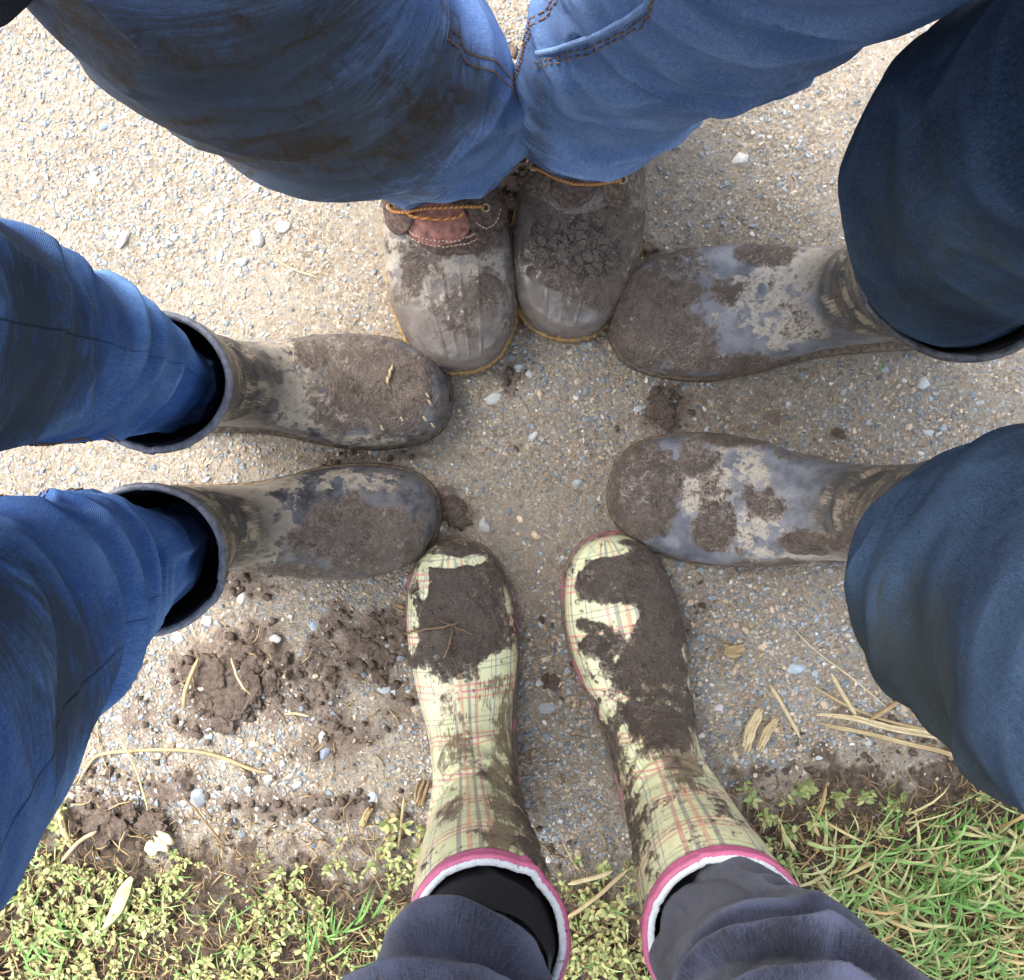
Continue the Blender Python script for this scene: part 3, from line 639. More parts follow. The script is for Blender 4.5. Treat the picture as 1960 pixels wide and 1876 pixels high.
RU = make_boot(PR_, 'grey_welly', (1170, 612), (1600, 580), WELLY, M_GREYWELLY,
  [('mud', 1250, 610, 110, 120, 1, .055), ('mud', 1455, 492, 60, 26, .9, .06), ('mud', 1330, 650, 60, 50, .5, .06), ('mud', 1400, 700, 120, 18, .6, .03), ('mud', 1300, 500, 60, 40, .6, .05), ('dry', 1530, 520, 90, 45, 1, .08), ('dry', 1500, 610, 80, 60, .55, .09), ('dry', 1350, 585, 50, 40, .35, .07), ('mud', 1370, 560, 35, 35, .45, .07), ('dry', 1440, 560, 60, 40, .5, .08)],
  L=1.13, Wd=1.13, top=(1852, 470), topr=(.079, .078), toph=.38, inner=-1, seed=23, sole=M_SOLE, rim=M_RIM_DARK, toeskew=.0, film=.35)
RL = make_boot(PR_, 'grey_welly', (1172, 935), (1600, 978), WELLY, M_GREYWELLY,
  [('mud', 1230, 940, 75, 110, 1.1, .055), ('mud', 1368, 1010, 40, 52, .9, .07), ('mud', 1530, 1035, 62, 22, .9, .06), ('mud', 1330, 880, 35, 30, .4, .06), ('mud', 1500, 1080, 130, 16, .6, .03), ('mud', 1400, 843, 120, 14, .7, .03), ('dry', 1340, 910, 50, 60, .55, .075), ('dry', 1420, 900, 60, 40, .4, .08), ('dry', 1430, 1010, 60, 50, .5, .08), ('dry', 1570, 1060, 60, 40, .9, .07), ('dry', 1350, 950, 60, 50, .5, .075), ('dry', 1480, 1060, 60, 20, .6, .06), ('mud', 1470, 960, 35, 26, .35, .09)],
  L=1.13, Wd=1.135, top=(1890, 1062), topr=(.070, .070), toph=.38, inner=1, seed=34, sole=M_SOLE, rim=M_RIM_DARK, toeskew=.0, film=.3)
BL = make_boot(PB, 'tartan_welly', (868, 1038), (905, 1400), WELLY, M_PINK,
  [('mud', 888, 1180, 100, 112, 1.2, .065), ('mud', 860, 1250, 75, 50, .8, .08), ('mud', 1010, 1450, 30, 100, .6, .12), ('mud', 990, 1120, 22, 120, .5, .04), ('mud', 900, 1100, 95, 70, 1.0, .06), ('-mud', 852, 1076, 46, 14, 1.3, .05), ('-mud', 905, 1072, 24, 12, 1.3, .05), ('-mud', 812, 1110, 12, 45, 1.2, .05), ('dry', 850, 1340, 40, 50, .45, .09), ('smear', 985, 1470, 60, 150, .8, .18), ('smear', 860, 1440, 50, 90, .45, .18), ('smear', 960, 1330, 50, 40, .3, .1)],
  L=1.02, Wd=.945, top=(930, 1797), topr=(.0585, .0585), toph=.34, inner=1, seed=45, sole=M_SOLE_PINK, rim=M_RIM_PINK, lining=M_LINING_W, toeskew=-.003, mudh=.003, rimr=.0030, wr=.7)
BR = make_boot(PB, 'tartan_welly', (1150, 1030), (1240, 1400), WELLY, M_PINK,
  [('mud', 1200, 1105, 100, 62, 1.2, .06), ('mud', 1130, 1195, 40, 16, .5, .06), ('mud', 1265, 1190, 62, 90, 1.0, .07), ('mud', 1250, 1290, 85, 70, 1.1, .085), ('mud', 1240, 1370, 60, 45, .8, .11), ('mud', 1300, 1350, 40, 50, .7, .08), ('mud', 1175, 1500, 40, 110, .45, .18), ('mud', 1155, 1235, 45, 25, .6, .06), ('mud', 1200, 1175, 50, 12, .4, .06), ('-mud', 1175, 1175, 55, 25, .55, .06), ('-mud', 1150, 1055, 70, 18, .6, .05), ('smear', 1190, 1540, 50, 120, .6, .22), ('smear', 1290, 1430, 90, 50, .6, .16), ('dry', 1160, 1330, 30, 60, .3, .1)],
  L=1.02, Wd=.985, top=(1393, 1790), topr=(.0585, .060), toph=.34, inner=-1, seed=56, sole=M_SOLE_PINK, rim=M_RIM_PINK, lining=M_LINING_W, toeskew=-.004, mudh=.003, rimr=.0030, wr=.7)
DUCK = [list(r) for r in WELLY]
TLb = make_boot(PT, 'rubber_duck_boot', (892, 706), (848, 430), DUCK, M_DUCK,
  [('dry', 850, 480, 130, 60, .75, .08), ('dry', 850, 540, 70, 50, .6, .07), ('dry', 740, 470, 40, 70, .8, .05), ('dry', 940, 520, 30, 70, .7, .05), ('mud', 790, 510, 26, 45, .6, .07), ('mud', 890, 590, 60, 60, .35, .07), ('mud', 930, 560, 30, 40, .6, .06), ('mud', 860, 455, 110, 30, .55, .09)],
  L=1.12, Wd=1.14, toph=.20, inner=1, seed=67, sole=M_SOLE_GOLD, rim=None, film=.55, ribs=(-.027, -.009, .008, .025), wr=.3, soleoff=.0034)
TRb = make_boot(PT, 'rubber_duck_boot', (1070, 641), (1118, 380), DUCK, M_DUCK,
  [('mud', 1110, 455, 130, 125, 1.1, .075), ('mud', 1140, 540, 75, 60, .9, .06), ('mud', 1120, 330, 130, 60, 1, .1), ('crack', 1095, 465, 85, 62, .9, .08), ('-mud', 1050, 590, 50, 40, .5, .05)],
  L=1.12, Wd=1.13, toph=.20, inner=-1, seed=78, sole=M_SOLE_GOLD, rim=None, film=.6, ribs=(-.025, -.002, .02), wr=.3, soleoff=.0034)
# details on the laced boots
def patch(b, pred, off, mat, name, parent, extra=None):
    n, m = b['G'].shape[:2]; keep = pred(b['G'][..., 0], b['G'][..., 1], b['z'])
    up = b['N'][..., 2] > -.15; keep = keep & up
    f = grid_faces(n, m); kf = keep.ravel()[f].all(1); f = f[kf]
    if len(f) == 0: return None
    used, inv = np.unique(f, return_inverse=True); f = inv.reshape(-1, 4)
    Vt = (b['G']+b['N']*off).reshape(-1, 3)[used]
    # outer skirt so that the piece has thickness
    e = {}
    for a_, b_ in ((0, 1), (1, 2), (2, 3), (3, 0)):
        for x, y in zip(f[:, a_], f[:, b_]): e[(x, y)] = 1
    bd = [(x, y) for (x, y) in e if (y, x) not in e]
    Vb = (b['G']-b['N']*.001).reshape(-1, 3)[used]; k = len(Vt)
    sk = np.array([(x, x+k, y+k, y) for x, y in bd])
    # soften the jagged boundary
    bn = {}
    for x, y in bd: bn.setdefault(x, []).append(y); bn.setdefault(y, []).append(x)
    for _ in range(6):
        upd = {x: (Vt[x]*2+sum(Vt[y] for y in ys))/(2+len(ys)) for x, ys in bn.items()}
        for x, p_ in upd.items(): Vt[x] = p_
    return link(name, raw_mesh(name, np.concatenate([Vt, Vb]), np.concatenate([f, sk]), mat, True), parent)
def surf_pt(b, u, v, off=.003):
    """point on the boot under the given place"""
    z = .09
    for _ in range(6):
        p = P(u, v, z); dd = (b['G'][..., 0]-p[0])**2+(b['G'][..., 1]-p[1])**2+(b['N'][..., 2] < 0)*1
        i = np.unravel_index(np.argmin(dd), dd.shape); z = b['G'][i][2]
    return b['G'][i]+b['N'][i]*off
def line_on(b, pts, off, n=40):
    K = catmull(np.array(pts, float), n); L = np.array([surf_pt(b, x, y, off) for x, y in K])
    for _ in range(3): L[1:-1] = (L[:-2]+2*L[1:-1]+L[2:])/4
    return L
def stitches(b, pts, off, mat, name='stitching', parent=None, nst=26, r=.0007):
    L = line_on(b, pts, off, nst*3); geo = []
    for k in range(nst): geo.append(tube_geo(L[3*k:3*k+3], r, 5))
    V, Fc = join_geo(geo); return link(name, raw_mesh(name, V, Fc, mat, True), parent or b['o'], kind='stuff')
def ell(u, v, ru, rv, h):
    c = P(u, v, h); s = (H-h)/F
    return lambda X, Y, Z: ((X-c[0])/(ru*s))**2+((Y-c[1])/(rv*s))**2 < 1
def lace(b, pts, off, name='lace'):
    L = line_on(b, pts, off, 40); V, Fc = tube_geo(L, .0017, 10); uv = np.zeros((len(V), 2)); k = np.repeat(np.arange(40), 10); uv[:400, 1] = k*np.linalg.norm(L[1]-L[0]); uv[:400, 0] = np.tile(np.linspace(0, 6.28, 10), 40)
    link(name, raw_mesh(name, V, Fc, M_LACE, True, uv=uv), b['o'])
def eyelet(b, u, v, off):
    p = surf_pt(b, u, v, off); a = np.linspace(0, 6.283, 20); L = np.stack([p[0]+.0034*np.cos(a), p[1]+.0034*np.sin(a), p[2]+0*a], -1)
    V, Fc = tube_geo(L, .0011, 6); link('eyelet', raw_mesh('eyelet', V, Fc, M_BRASS, True), b['o'])
# left boot: collar of leather round a tongue, flaps with eyelets
e1, e2 = ell(862, 360, 100, 125, .10), ell(862, 350, 74, 100, .11)
patch(TLb, lambda X, Y, Z: e1(X, Y, Z) & (Y > P(0, 478, .1)[1]), .0018, M_LEATHER, 'leather_collar', TLb['o'])
tg_ = patch(TLb, lambda X, Y, Z: ell(836, 414, 62, 44, .11)(X, Y, Z), .0035, M_TONGUE, 'tongue', TLb['o'])
patch(TLb, lambda X, Y, Z: ell(925, 385, 36, 62, .12)(X, Y, Z), .0062, M_LEATHER, 'eyelet_flap', TLb['o'])
patch(TLb, lambda X, Y, Z: ell(762, 375, 30, 55, .12)(X, Y, Z), .0062, M_LEATHER, 'eyelet_flap', TLb['o'])
stitches(TLb, [(778, 432), (800, 450), (845, 461), (890, 455), (918, 440)], .0045, M_STITCH)
stitches(TLb, [(770, 440), (798, 460), (845, 471), (895, 465), (925, 447)], .0030, M_STITCH)
stitches(TLb, [(905, 425), (925, 436), (942, 425), (948, 400)], .0068, M_STITCH, nst=10)
lace(TLb, [(756, 392), (765, 402), (790, 400), (815, 393), (860, 393), (900, 393), (918, 396)], .0085)
lace(TLb, [(783, 401), (800, 412), (850, 416), (885, 408)], .0085)
eyelet(TLb, 921, 397, .0075); eyelet(TLb, 758, 393, .0075)
patch(TRb, lambda X, Y, Z: (ell(1112, 290, 105, 110, .10)(X, Y, Z)), .0018, M_DUCK, 'leather_collar', TRb['o'])
patch(TRb, lambda X, Y, Z: ell(1100, 300, 60, 85, .11)(X, Y, Z), .0032, M_LEATHER, 'tongue', TRb['o'])
patch(TRb, lambda X, Y, Z: ell(1178, 340, 22, 40, .11)(X, Y, Z), .0062, M_SOLE, 'eyelet_flap', TRb['o'])
patch(TRb, lambda X, Y, Z: ell(1038, 328, 24, 32, .11)(X, Y, Z), .0062, M_SOLE, 'eyelet_flap', TRb['o'])
lace(TRb, [(1030, 322), (1045, 326), (1065, 338), (1100, 349), (1130, 350), (1160, 346), (1185, 340)], .0085)
eyelet(TRb, 1187, 341, .0075); eyelet(TRb, 1032, 322, .0075)

# ------------------------------------------------------------ trousers
def make_leg(person, name, rings, mat, folds=(), amp=.0035, seed=1, dirt_shade=(), worn=.5, n=300, m=300, hem=False, label=None, aniso=(9, 22), nob=None):
    K = []
    for (u, v, h, a, b) in rings:
        c = P(u, v, h); k = (H-h)/F; K.append((c[0], c[1], h, a*k, b*k))
    C = catmull(K, n); th = np.linspace(0, 2*np.pi, m, endpoint=False)
    ct, st = np.cos(th)[None], np.sin(th)[None]
    Gr = np.stack([C[:, 0:1]+C[:, 3:4]*ct, C[:, 1:2]+C[:, 4:5]*st, np.broadcast_to(C[:, 2:3], (n, m))], -1)
    N = grid_normals(Gr)
    if np.mean(np.sum(N[n//2]*(Gr[n//2]-Gr[n//2].mean(0)), -1)) < 0: N = -N
    z = Gr[..., 2]; r = .08
    q = np.stack([np.broadcast_to(ct*r, z.shape), np.broadcast_to(st*r, z.shape), z*1.0], -1)
    tw_ = th[None]+3.5*z+seed; q = np.stack([np.cos(tw_)*r, np.sin(tw_)*r, z], -1)
    qa = q*np.array([1, 1, 1.25]); base = fbm(qa+.3*fbm(q, 9, 2, seed+1)[..., None]*.1, aniso[0], 3, seed, .5)
    rid = 1-np.abs(fbm(qa+.02*fbm(q, 20, 2, seed+3)[..., None], aniso[0]*1.4, 2, seed+7))*2.2
    rid2 = 1-np.abs(fbm(qa+.03*fbm(q, 12, 2, seed+13)[..., None], aniso[0]*.9, 2, seed+17))*4.5; rid2 = np.clip(rid2, -.3, 1)
    dist = amp*(1.9*base+.2*rid+1.2*rid2)+.25*amp*fbm(q, 60, 3, seed+5)
    wornf = np.clip(rid-.55, -1, 1)*.5+np.clip(rid2, 0, 1)**3*.8
    for (h0, wd, dirn, strength, cnt) in folds:       # rolls of cloth wrapped round one side of the leg
        side = .5+.5*np.cos(th-dirn)[None]; env = np.exp(-((z-h0)/wd)**2)*side**1.3
        ph_ = (z-.5*side*.12+.035*np.sin(th-dirn+.6)[None])*cnt*2*np.pi*(1+.25*fbm(q, 5, 2, seed+22))+3.4*fbm(q, 9, 2, seed+21)
        s_ = np.exp(-(np.sin(ph_*.5)/.42)**2)*2-.7
        dist = dist+strength*env*s_; wornf = wornf+env*np.clip(s_-.6, 0, 1)*2.2*np.clip(.4+fbm(q, 30, 3, seed+2)*1.5, 0, 1)
    if nob is not None: dist = dist*nob(z)
    if hem: dist = dist+.0014*(z < z.min()+.022)
    Gr = Gr+N*dist[..., None]
    circ = 2*np.pi*.075; vv = z*1.0
    uv = np.stack([np.broadcast_to(th[None]*.08, z.shape), np.broadcast_to((C[:, 2:3])*1.15, z.shape)], -1)
    D = np.full(z.shape, -.55)
    for (u, v, h, ru, rv, a) in dirt_shade:
        c = P(u, v, h); k = (H-h)/F
        D = np.maximum(D, np.clip((1-np.sqrt(((Gr[..., 0]-c[0])/(ru*k))**2+((Gr[..., 1]-c[1])/(rv*k))**2+((z-h)/.16)**2))*1.7, -.6, .8)*a)
    if hem:
        ins = [Gr[0]-N[0]*.0022*k_+np.array([0, 0, .0015*k_]) for k_ in (1,)]+[Gr[2+4*k_]-N[2+4*k_]*.006 for k_ in range(8)]
        inn = np.array(ins)[::-1]; G2 = np.concatenate([inn, Gr]); kx = len(inn)
        pad = lambda a: np.concatenate([np.repeat(a[:1], kx, 0), a])
        Gd, uvd, D2, w2 = G2, pad(uv), pad(D), pad(wornf)
    else: Gd, uvd, D2, w2 = Gr, uv, D, wornf
    o = link(name, raw_mesh(name, Gd, grid_faces(len(Gd), m), mat, True, {'dirt_shade': D2.ravel(), 'worn': (w2*worn).ravel()}, uvd.reshape(-1, 2)), person, label=label)
    return dict(o=o, G=Gr, N=N, th=th, C=C)
def seam(leg, ang, h0, h1, mat=M_OSTITCH, twin=.005, r=.0006, drift=0, raised=True):
    th = leg['th']; C = leg['C']; m = len(th); rows = [i for i in range(len(C)) if h0 <= C[i, 2] <= h1]
    geo = []; cs = []
    for off in ((-twin/2, twin/2) if twin else (0,)):
        L = []
        for i in rows:
            a = (ang+drift*(C[i, 2]-h0)+off/.07) % (2*np.pi); j = int(a/(2*np.pi)*m) % m
            L.append(leg['G'][i, j]+leg['N'][i, j]*.0006)
        L = np.array(L)
        for _ in range(2): L[1:-1] = (L[:-2]+2*L[1:-1]+L[2:])/4
        for k in range(0, len(L)-3, 3): geo.append(tube_geo(L[k:k+3], r, 5))
    V, Fc = join_geo(geo); link('seam_stitching', raw_mesh('seam_stitching', V, Fc, mat, True), leg['o'], kind='stuff')
def hem_stitch(leg, row, mat=M_OSTITCH, r=.0006):
    L = leg['G'][row]+leg['N'][row]*.0006; geo = [tube_geo(L[k:k+3], r, 5) for k in range(0, len(L)-3, 4)]
    V, Fc = join_geo(geo); link('hem_stitching', raw_mesh('hem_stitching', V, Fc, mat, True), leg['o'], kind='stuff')
PI = math.pi
TLl = make_leg(PT, 'trouser_leg', [(822, 268, .075, 178, 116), (812, 238, .12, 192, 142), (790, 190, .19, 212, 172), (672, 118, .27, 285, 240), (612, 92, .31, 292, 255), (500, -20, .45, 335, 295), (350, -220, .60, 400, 360), (420, -480, .75, 470, 450), (300, -1000, .88, 760, 760)], M_JEAN_T,
  folds=[(.30, .14, -PI*.55, .006, 9)], amp=.0045, seed=5, dirt_shade=[(600, 200, .36, 420, 260, 1.0), (420, 180, .45, 420, 260, 1.0), (350, 0, .6, 500, 400, .75), (760, 320, .2, 120, 60, .5), (860, 160, .3, 120, 110, .6)], hem=True, worn=.55)
TRl = make_leg(PT, 'trouser_leg', [(1122, 238, .08, 134, 97), (1140, 220, .12, 150, 105), (1180, 165, .20, 186, 130), (1260, 60, .30, 245, 180), (1430, -90, .45, 335, 250), (1610, -270, .60, 405, 340), (1540, -480, .75, 470, 450), (1660, -1000, .88, 760, 760)], M_JEAN_T,
  folds=[(.16, .07, -PI*.5, .006, 14), (.34, .10, -PI*.6, .006, 9)], amp=.004, seed=16, dirt_shade=[(1560, 60, .42, 260, 60, .3), (1030, 250, .15, 40, 100, .35)], hem=True, worn=.5)
hem_stitch(TRl, int(np.searchsorted(TRl['C'][:, 2], .096))); hem_stitch(TLl, int(np.searchsorted(TLl['C'][:, 2], .091)))
seam(TRl, PI*1.02, .14, .42); seam(TLl, -.05, .10, .4, twin=.005)
LUl = make_leg(PL_, 'trouser_leg', [(372, 738, .15, 58, 58), (322, 733, .25, 86, 82), (285, 722, .285, 100, 98), (205, 697, .305, 140, 140), (190, 693, .325, 142, 142), (150, 686, .36, 150, 154), (40, 662, .45, 195, 195), (-100, 635, .55, 238, 238), (-420, 600, .70, 350, 350), (-1000, 600, .85, 620, 620)], M_JEAN_L,
  folds=[(.40, .10, -.1, .0045, 16), (.52, .08, -.4, .005, 12)], amp=.003, seed=31, dirt_shade=[(-100, 640, .60, 260, 300, 1.0)], worn=.7)  # high blob: muddy knee plus painted dimming under the body
LLl = make_leg(PL_, 'trouser_leg', [(352, 1025, .15, 56, 56), (298, 1066, .25, 84, 80), (262, 1078, .285, 98, 98), (185, 1093, .305, 140, 146), (178, 1097, .325, 144, 150), (140, 1118, .36, 162, 168), (35, 1200, .45, 215, 230), (-95, 1310, .55, 270, 308), (-380, 1600, .70, 405, 440), (-900, 1900, .85, 640, 640)], M_JEAN_L,
  folds=[(.42, .11, 0, .005, 16), (.55, .08, .2, .005, 12)], amp=.003, seed=42, dirt_shade=[(-110, 1340, .60, 300, 330, 1.0), (130, 1350, .48, 40, 110, .8)], worn=.7)
seam(LUl, -1.35, .32, .52); seam(LLl, 1.75, .32, .6)
RUl = make_leg(PR_, 'trouser_leg', [(1780, 500, .22, 120, 120), (1842, 482, .33, 175, 170), (1858, 460, .374, 207, 206), (1862, 405, .42, 234, 234), (1960, 300, .50, 300, 285), (2235, 165, .60, 355, 335), (2760, -20, .75, 480, 470), (3200, -300, .87, 760, 760)], M_JEAN_R,
  folds=[(.42, .07, PI, .005, 11)], amp=.0045, seed=53, dirt_shade=[(1800, 420, .45, 220, 240, .55), (1760, 560, .4, 160, 40, .5)], worn=.4)
RLl = make_leg(PR_, 'trouser_leg', [(1790, 1030, .22, 120, 120), (1860, 1060, .33, 160, 150), (1885, 1075, .375, 200, 195), (1880, 1126, .412, 246, 250), (1945, 1148, .45, 280, 292), (2040, 1168, .50, 325, 345), (2200, 1290, .60, 355, 350), (2600, 1600, .75, 490, 490), (3200, 1900, .87, 760, 760)], M_JEAN_R,
  folds=[(.50, .12, PI*1.1, .005, 7)], amp=.0036, seed=64, dirt_shade=[(1850, 1330, .50, 300, 300, .7)], worn=.5)
seam(RLl, PI*.53, .40, .55, twin=.007)
BLl = make_leg(PB, 'trouser_leg', [(915, 1700, .2, 60, 60), (924, 1810, .30, 100, 100), (915, 1870, .36, 125, 122), (866, 1972, .42, 180, 210), (858, 2040, .46, 200, 220), (850, 2130, .50, 230, 240), (840, 2400, .60, 290, 300), (800, 3000, .75, 430, 430)], M_PANT,
  folds=[(.44, .06, PI*.45, .012, 12), (.52, .08, PI*.5, .014, 10)], amp=.006, seed=75, worn=.9)
BRl = make_leg(PB, 'trouser_leg', [(1325, 1690, .2, 60, 60), (1386, 1775, .29, 100, 100), (1400, 1800, .342, 138, 138), (1428, 1852, .375, 158, 162), (1487, 1955, .42, 212, 228), (1530, 2010, .46, 235, 240), (1570, 2100, .50, 260, 260), (1640, 2400, .60, 310, 310), (1700, 3000, .75, 430, 430)], M_PANT,
  folds=[(.43, .03, PI*.4, .005, 12), (.52, .09, PI*.55, .014, 10)], amp=.006, seed=86, worn=.9)
# black leggings inside the tartan boots
for (u, v, nm) in ((925, 1800, 'l'),):
    make_leg(PB, 'legging', [(u-10, v-110, .18, 62, 62), (u, v-30, .28, 118, 118), (u, v, .33, 134, 134), (u, v+60, .40, 120, 120)], M_SOCK, amp=.002, seed=91, n=80, m=120)
# unseen jackets and heads, added to block sky light
def loft(person, name, rings, mat, seed=3, amp=.006, n=90, m=160):
    K = np.array(rings, float); C = catmull(K, n); th = np.linspace(0, 2*np.pi, m, endpoint=False)
    Gr = np.stack([C[:, 0:1]+C[:, 3:4]*np.cos(th), C[:, 1:2]+C[:, 4:5]*np.sin(th), np.broadcast_to(C[:, 2:3], (n, m))], -1)
    N = grid_normals(Gr)
    if np.mean(np.sum(N[n//2]*(Gr[n//2]-Gr[n//2].mean(0)), -1)) < 0: N = -N
    Gr = Gr+N*(amp*fbm(Gr*np.array([1, 1, .5]), 14, 4, seed))[..., None]
    return link(name, raw_mesh(name, Gr, grid_faces(n, m), mat, True, {'dirt_shade': np.full(n*m, -.6), 'worn': np.zeros(n*m)}, np.stack([np.broadcast_to(th*.15, (n, m)), Gr[..., 2]], -1).reshape(-1, 2)), person)
def torso(person, x, y, wx, wy, mat=M_JACKET, h0=.78):  # out-of-view upper body, leaned inward to shade the legs below
    k = 1-.04/math.hypot(x, y); x1, y1 = x*k, y*k; xm, ym = (x+x1)/2, (y+y1)/2
    loft(person, 'unseen_jacket', [(x, y, h0, wx, wy), (x, y, .9, wx*1.02, wy*1.02), (x, y, 1.05, wx*.95, wy*.95), (xm, ym, 1.25, wx*1.08, wy*1.05), (x1, y1, 1.40, wx*1.0, wy*.95), (x1, y1, 1.48, wx*.5, wy*.55), (x1, y1, 1.56, .055, .06), (x1, y1, 1.58, .002, .002)], mat, int(abs(x*90))+2)
    x, y = x1, y1
    loft(person, 'unseen_head', [(x, y, 1.52, .05, .05), (x, y, 1.58, .06, .07), (x, y, 1.66, .078, .095), (x, y, 1.72, .078, .098), (x, y, 1.77, .055, .07), (x, y, 1.79, .003, .003)], M_SOCK, 2, .002)
torso(PT, 0, .40, .21, .14, M_NAVY); torso(PL_, -.44, -.02, .14, .21); torso(PR_, .48, .02, .14, .21); torso(PB, .08, -.50, .20, .14)
# jeans seat of the top person, low between the thighs
loft(PT, 'trouser_seat', [(-.02, .285, .70, .002, .002), (-.02, .29, .705, .05, .05), (-.03, .29, .725, .085, .085), (-.02, .30, .76, .14, .11), (0, .34, .85, .19, .14), (0, .36, .95, .20, .15)], M_JEAN_T, 4, .016)
# sleeve of the left person's dark jacket, hanging in the upper left
loft(PL_, 'sleeve', [(-.266, .262, .598, .002, .002), (-.266, .262, .60, .030, .030), (-.268, .264, .62, .036, .036), (-.29, .27, .70, .05, .05), (-.36, .27, .80, .062, .06), (-.40, .20, 1.1, .07, .07), (-.43, .14, 1.38, .07, .07)], M_JACKET, 8, .006)

# ------------------------------------------------------------ straw, twigs, leaves
def strand(name, pts, r, mat, rnd, label, cat, group=None, z=.004, flat=1.0, taper=True, seg=7, on=None, prof=None, rough=0.0, fib=0):
    K = catmull(np.array(pts, float), 24)
    if on is not None: L = np.array([surf_pt(on, a, b, .0025) for a, b in K])
    else:
        X, Y = (K[:, 0]-CU)*KG, (CV-K[:, 1])*KG; L = np.stack([X, Y, np.maximum.accumulate(ground_height(X, Y))*0+ground_height(X, Y)+z], -1)
        for _ in range(4): L[1:-1] = (L[:-2]+2*L[1:-1]+L[2:])/4
    tp = (np.clip(np.sin(np.linspace(.12, PI-.12, 24))*2.2, .25, 1) if taper else np.ones(24)) if prof is None else np.array(prof)
    if rough: tp = tp*(1+rough*fbm(np.stack([np.arange(24)*.5, 0*np.arange(24.), 0*np.arange(24.)], -1), 1, 2, len(pts)))
    V, Fc = tube_geo(L-L[12], r, seg, tp)
    if fib:
        rr_ = np.random.default_rng(len(label)); geo = []
        T_ = L[-1]-L[0]; T_ /= np.linalg.norm(T_); S_ = np.array([-T_[1], T_[0], 0])
        for q_ in range(fib):
            a0, a1 = sorted((int(rr_.integers(0, 6)), int(rr_.integers(17, 24)))); o_ = rr_.uniform(-1, 1, 2)*r*.8; w_ = rr_.normal(0, .12*r, (24, 1)).cumsum(0)*.5
            geo.append(tube_geo((L-L[12]+S_*(o_[0]+w_)+np.array([0, 0, 1])*(abs(o_[1])*.5))[a0:a1], r*rr_.uniform(.22, .42), 6, tp[a0:a1]))
        V, Fc = join_geo(geo)
    if flat != 1:
        cz = np.concatenate([np.repeat((L-L[12])[:, 2], seg), (L-L[12])[[0, -1], 2]]); V[:, 2] = cz+(V[:, 2]-cz)*flat
        V[:, 2] += r*.35*fbm(V+9, 120, 2, 4)
    o = link(name, raw_mesh(name, V, Fc, mat, True, {'rnd': np.clip(rnd+.25*fbm(V*np.array([1, 1, 1]), 300, 2, 3), 0, 1)}), label=label, cat=cat, group=group); o.location = L[12]; return o
SG = 'dry plant scraps on the ground'
strand('root', [(150, 1500), (178, 1452), (200, 1440), (300, 1433), (380, 1436), (440, 1452), (480, 1470), (522, 1478)], .0019, M_STRAW, .42, 'long curved dry root lying across the gravel at lower left', 'root', SG)
strand('rootlet', [(190, 1360), (188, 1400), (196, 1440), (210, 1475)], .0008, M_STRAW, .4, 'thin rootlet crossing the left end of the long root', 'root', SG)
strand('blade_of_grass', [(236, 1407), (255, 1440), (275, 1490), (290, 1545)], .0011, M_GRASS, .7, 'single pale green grass blade standing over the dry root', 'grass blade', SG, z=.012)
strand('straw', [(455, 1252), (466, 1285), (492, 1322)], .0014, M_STRAW, .75, 'short straw stuck in the mud heap', 'straw', SG, z=.024)
strand('straw', [(548, 1364), (570, 1364), (594, 1369)], .0014, M_STRAW, .9, 'short pale straw right of the mud heap', 'straw', SG)
strand('leaf_strip', [(388, 1255), (374, 1290), (364, 1320), (362, 1352)], .0022, M_DEAD, .9, 'narrow green leaf strip left of the mud heap', 'leaf', SG, z=.014)
strand('stick', [(776, 1518), (770, 1570), (764, 1620)], .0016, M_STRAW, .5, 'straight tan stick left of the left tartan shaft', 'stick', SG, z=.01)
strand('stick', [(352, 1512), (400, 1570), (432, 1612)], .0012, M_DEAD, .45, 'reddish brown twig at the edge of the leaves', 'stick', SG, z=.012)
strand('leaf', [(266, 1665), (250, 1695), (236, 1730), (212, 1762)], .0068, M_GRASS, .62, 'broad pale green curled leaf lying in the verge', 'leaf', SG, z=.022, flat=.16, seg=10, prof=list(np.clip(np.sin(np.linspace(.3, 3.0, 24)), .1, 1)))
strand('straw', [(1472, 1310), (1500, 1355), (1531, 1412)], .0022, M_STRAW, .8, 'stout straw right of the right tartan boot', 'straw', SG)
strand('straw', [(1590, 1288), (1610, 1325), (1638, 1370)], .0024, M_STRAW, .75, 'thick straw above the bundle of dry stalks', 'straw', SG)
strand('straw', [(1510, 1195), (1560, 1245), (1640, 1305), (1720, 1375)], .0008, M_STRAW, .95, 'long hair thin straw across the right gravel', 'straw', SG)
strand('stalk', [(1545, 1368), (1620, 1372), (1700, 1396), (1800, 1412), (1860, 1440), (1910, 1500)], .0040, M_STRAW, .85, 'pale dry stalk on top of the bundle beside the right trouser leg', 'stalk', SG, fib=8)
strand('stalk', [(1560, 1385), (1650, 1400), (1740, 1425), (1830, 1445), (1890, 1500), (1930, 1560)], .0030, M_STRAW, .55, 'yellow dry stalk at the underside of the bundle', 'stalk', SG, fib=8)
strand('stalk', [(1550, 1310), (1620, 1350), (1700, 1380), (1790, 1400)], .0018, M_STRAW, .4, 'brown thin stalk splitting off above the bundle', 'stalk', SG)
strand('stalk', [(1660, 1375), (1700, 1350), (1745, 1318)], .0026, M_DEAD, .75, 'reddish brown stalk leaning on the bundle', 'stalk', SG, z=.01)
strand('stalk', [(1742, 1372), (1750, 1345), (1760, 1320)], .0030, M_DEAD, .6, 'short upright brown stalk behind the bundle', 'stalk', SG, z=.012)
strand('stalk_chunk', [(1425, 1440), (1438, 1400), (1462, 1352)], .0065, M_STRAW, .8, 'thick broken piece of dry maize stalk, left of the pair', 'stalk', SG, fib=7)
